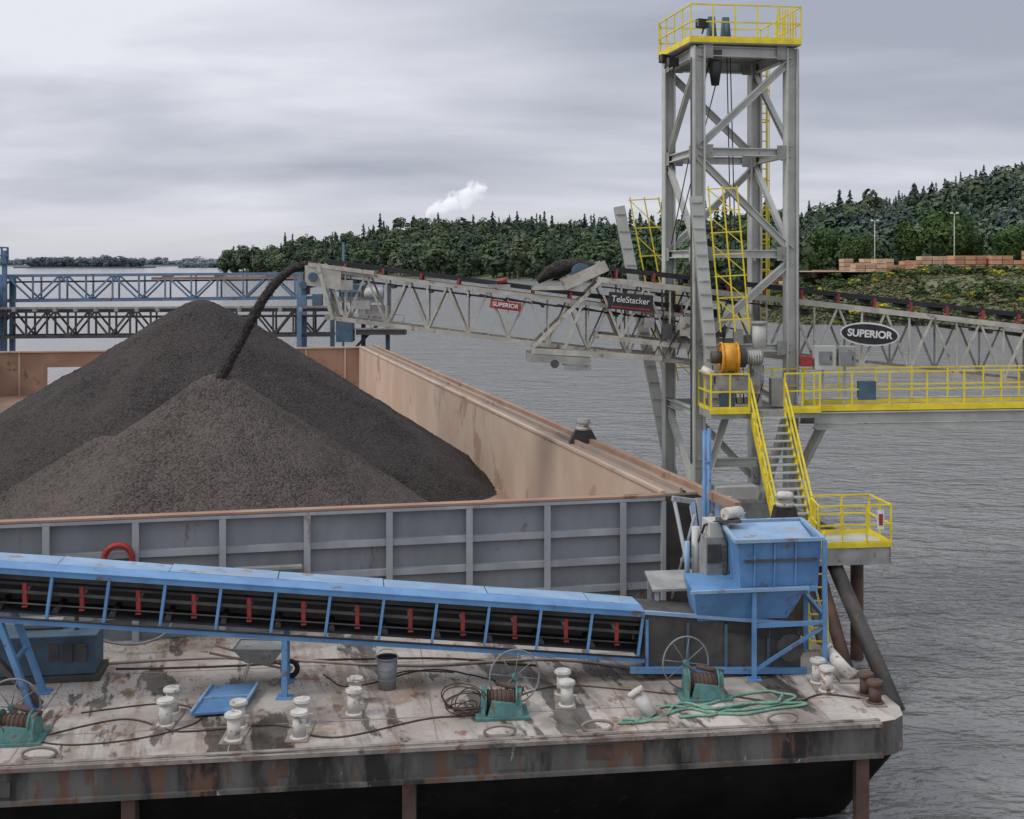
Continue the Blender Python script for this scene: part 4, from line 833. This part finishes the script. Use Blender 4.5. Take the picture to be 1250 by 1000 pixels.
for x,y,w,hh,m in ((74,318,9,3.5,LUMB2),(83,322,8,3.5,LUMB),(91,314,8,4.6,LUMB2),(100,320,9,3.5,LUMB),(106,306,5,3.5,WHITE),(114,308,8,4.6,LUMB),(122.5,306,8,4.6,LUMB),(131.5,304,9,5.8,LUMB),(142,302,10,5.8,LUMB),(80,338,18,4.6,LUMB2),(98,340,14,4.6,LUMB2),(154,306,12,6,LUMB),(118,335,20,4.6,LUMB2)):
    stack(x,y,w,hh,5,m)
road=MB(); rp=[(86,346),(83,362),(86,382),(83,405),(95,430)]
road.add([(x-4,y,gz(x-4,y)+.5) for x,y in rp]+[(x+5,y,gz(x+5,y)+.5) for x,y in rp],[[i,5+i,6+i,1+i] for i in range(4)],M('gravel_road_surface',(.42,.40,.36),(.35,.33,.30),.9,.2,bump=0)); road.done('gravel_road')
yd=MB(); yp=[(70,300),(165,292),(175,345),(76,346)]; yd.add([(x,y,9.0) for x,y in yp],[[0,1,2,3]],M('yard_gravel_surface',(.32,.29,.24),(.26,.24,.19),.9,.1,bump=0)); yd.done('lumber_yard_ground')
for x,y,zt_ in ((98,332,22.5),(119.5,332,24.5)):
    b=MB(); z=7; b.tube((x,y,z),(x,y,zt_),.16,GALV,10,.1); b.beam((x-.9,y,zt_),(x+.9,y,zt_),.12,.12,GALV)
    for s in (-.8,.8): b.box((x+s,y-.2,zt_+.2),(.6,.4,.4),WHITE)
    b.done('street_lamp')
# steam plume: scattering volume, plus an added glow standing in for multiple scattering
vm=bpy.data.materials.new('steam'); vm.use_nodes=True; n=vm.node_tree.nodes;l=vm.node_tree.links; n.clear()
out=n.new('ShaderNodeOutputMaterial'); pv=n.new('ShaderNodeVolumePrincipled'); pv.inputs['Color'].default_value=(1,1,1,1); pv.inputs['Anisotropy'].default_value=0
tc=n.new('ShaderNodeTexCoord'); sx=n.new('ShaderNodeSeparateXYZ'); l.new(tc.outputs['Object'],sx.inputs[0])
def vmth(op,a,b=None,c=None,clamp=False):
    x=n.new('ShaderNodeMath'); x.operation=op; x.use_clamp=clamp
    for i,s in enumerate((a,b,c)):
        if s is None: continue
        if isinstance(s,(int,float)): x.inputs[i].default_value=s
        else: l.new(s,x.inputs[i])
    return x.outputs[0]
tx=vmth('DIVIDE',sx.outputs[0],92.,clamp=True); cz_=vmth('MULTIPLY',vmth('POWER',tx,.75),38.)
dz_=vmth('SUBTRACT',sx.outputs[2],cz_); R_=vmth('MULTIPLY_ADD',tx,15.,6.)
d2=vmth('SQRT',vmth('ADD',vmth('MULTIPLY',dz_,dz_),vmth('MULTIPLY',sx.outputs[1],sx.outputs[1])))
tn=n.new('ShaderNodeTexNoise'); tn.inputs['Scale'].default_value=.065; tn.inputs['Detail'].default_value=5; tn.inputs['Roughness'].default_value=.6; l.new(tc.outputs['Object'],tn.inputs['Vector'])
bod=vmth('ADD',vmth('SUBTRACT',1.0,vmth('DIVIDE',d2,R_)),vmth('MULTIPLY',vmth('SUBTRACT',tn.outputs[0],.50),3.8))
bod=vmth('SUBTRACT',bod,vmth('MULTIPLY',vmth('POWER',tx,5.),2.8))
fade=vmth('MULTIPLY',tx,30.,clamp=True)
den=vmth('MULTIPLY',vmth('MULTIPLY',vmth('MULTIPLY',bod,1.3,clamp=True),fade),.20)
l.new(den,pv.inputs['Density']); pv.inputs['Emission Color'].default_value=(.9,.92,1,1); l.new(vmth('MULTIPLY',den,.45),pv.inputs['Emission Strength'])
l.new(pv.outputs[0],out.inputs['Volume']); 
try: vm.cycles.volume_step_rate=.3
except Exception: pass
bx=MB(); bx.box((45,0,28),(92,56,84),vm); so_=bx.done('steam_plume'); so_.location=(-106,1500,70)
# ================================================================== WORLD
wd=bpy.data.worlds.new('World'); scene.world=wd; wd.use_nodes=True; n=wd.node_tree.nodes; l=wd.node_tree.links
bg=n['Background']; bg.inputs[1].default_value=.1
sky=n.new('ShaderNodeTexSky'); sky.sky_type='NISHITA'; sky.sun_disc=False; sky.sun_elevation=math.radians(46); sky.sun_rotation=math.radians(248)
tc=n.new('ShaderNodeTexCoord'); sp=n.new('ShaderNodeSeparateXYZ'); l.new(tc.outputs['Generated'],sp.inputs[0])
mth=vmth
za=mth('MAXIMUM',sp.outputs[2],0.0); dn=mth('ADD',za,.16)
cb=n.new('ShaderNodeCombineXYZ'); l.new(mth('DIVIDE',sp.outputs[0],dn),cb.inputs[0]); l.new(mth('DIVIDE',sp.outputs[1],dn),cb.inputs[1])
mp=n.new('ShaderNodeMapping'); mp.inputs['Scale'].default_value=(.6,.95,1); mp.inputs['Location'].default_value=(2.3,.9,0); mp.inputs['Rotation'].default_value=(0,0,.12); l.new(cb.outputs[0],mp.inputs[0])
t1=n.new('ShaderNodeTexNoise'); t1.inputs['Scale'].default_value=1.0; t1.inputs['Detail'].default_value=7; t1.inputs['Roughness'].default_value=.5; t1.inputs['Distortion'].default_value=.2; l.new(mp.outputs[0],t1.inputs['Vector'])
bd=mth('MULTIPLY',mth('SUBTRACT',za,.095),mth('SUBTRACT',za,.095)); bd=mth('POWER',2.718,mth('MULTIPLY',bd,-900.))
f=mth('SUBTRACT',t1.outputs[0],mth('MULTIPLY',bd,.11))
f=mth('ADD',f,mth('MULTIPLY',mth('SUBTRACT',mth('MULTIPLY',sp.outputs[0],-1.),.05),.14))
cr=n.new('ShaderNodeValToRGB'); e=cr.color_ramp.elements; e[0].position=.28; e[0].color=(.39,.42,.50,1); e[1].position=.62; e[1].color=(.82,.83,.90,1)
m1=cr.color_ramp.elements.new(.45); m1.color=(.58,.60,.68,1)
l.new(f,cr.inputs[0])
hz=n.new('ShaderNodeMapRange'); hz.inputs[1].default_value=0; hz.inputs[2].default_value=.07; hz.inputs[3].default_value=.8; hz.inputs[4].default_value=0; hz.interpolation_type='SMOOTHSTEP'; l.new(za,hz.inputs[0])
mx=n.new('ShaderNodeMix'); mx.data_type='RGBA'; l.new(hz.outputs[0],mx.inputs[0]); l.new(cr.outputs[0],mx.inputs[6]); mx.inputs[7].default_value=(.60,.60,.65,1)
up=n.new('ShaderNodeMapRange'); up.inputs[1].default_value=.22; up.inputs[2].default_value=.8; up.inputs[3].default_value=10; up.inputs[4].default_value=17.5; l.new(sp.outputs[2],up.inputs[0])
sc=n.new('ShaderNodeVectorMath'); sc.operation='SCALE'; l.new(mx.outputs[2],sc.inputs[0]); l.new(up.outputs[0],sc.inputs['Scale'])
fin=n.new('ShaderNodeMix'); fin.data_type='RGBA'; fin.inputs[0].default_value=.05; l.new(sc.outputs[0],fin.inputs[6]); l.new(sky.outputs[0],fin.inputs[7]); l.new(fin.outputs[2],bg.inputs[0])
sl=bpy.data.lights.new('sun','SUN'); sl.energy=1.3; sl.angle=math.radians(14); sl.color=(1,.965,.9); so=bpy.data.objects.new('sun',sl); scene.collection.objects.link(so)
el,az=math.radians(46),math.radians(248)
dv=V((math.sin(az)*math.cos(el),math.cos(az)*math.cos(el),math.sin(el))); so.rotation_euler=dv.to_track_quat('Z','Y').to_euler()
# ================================================================== CAMERA
cam=bpy.data.cameras.new('camera'); co=bpy.data.objects.new('camera',cam); scene.collection.objects.link(co); scene.camera=co
co.location=(0,0,11); co.rotation_euler=(math.pi/2,0,0); cam.sensor_width=36; cam.lens=43.2; cam.shift_y=-178/1250; cam.clip_end=30000; cam.clip_start=.1
scene.view_settings.view_transform='Standard'; scene.view_settings.look='None'; scene.view_settings.exposure=0
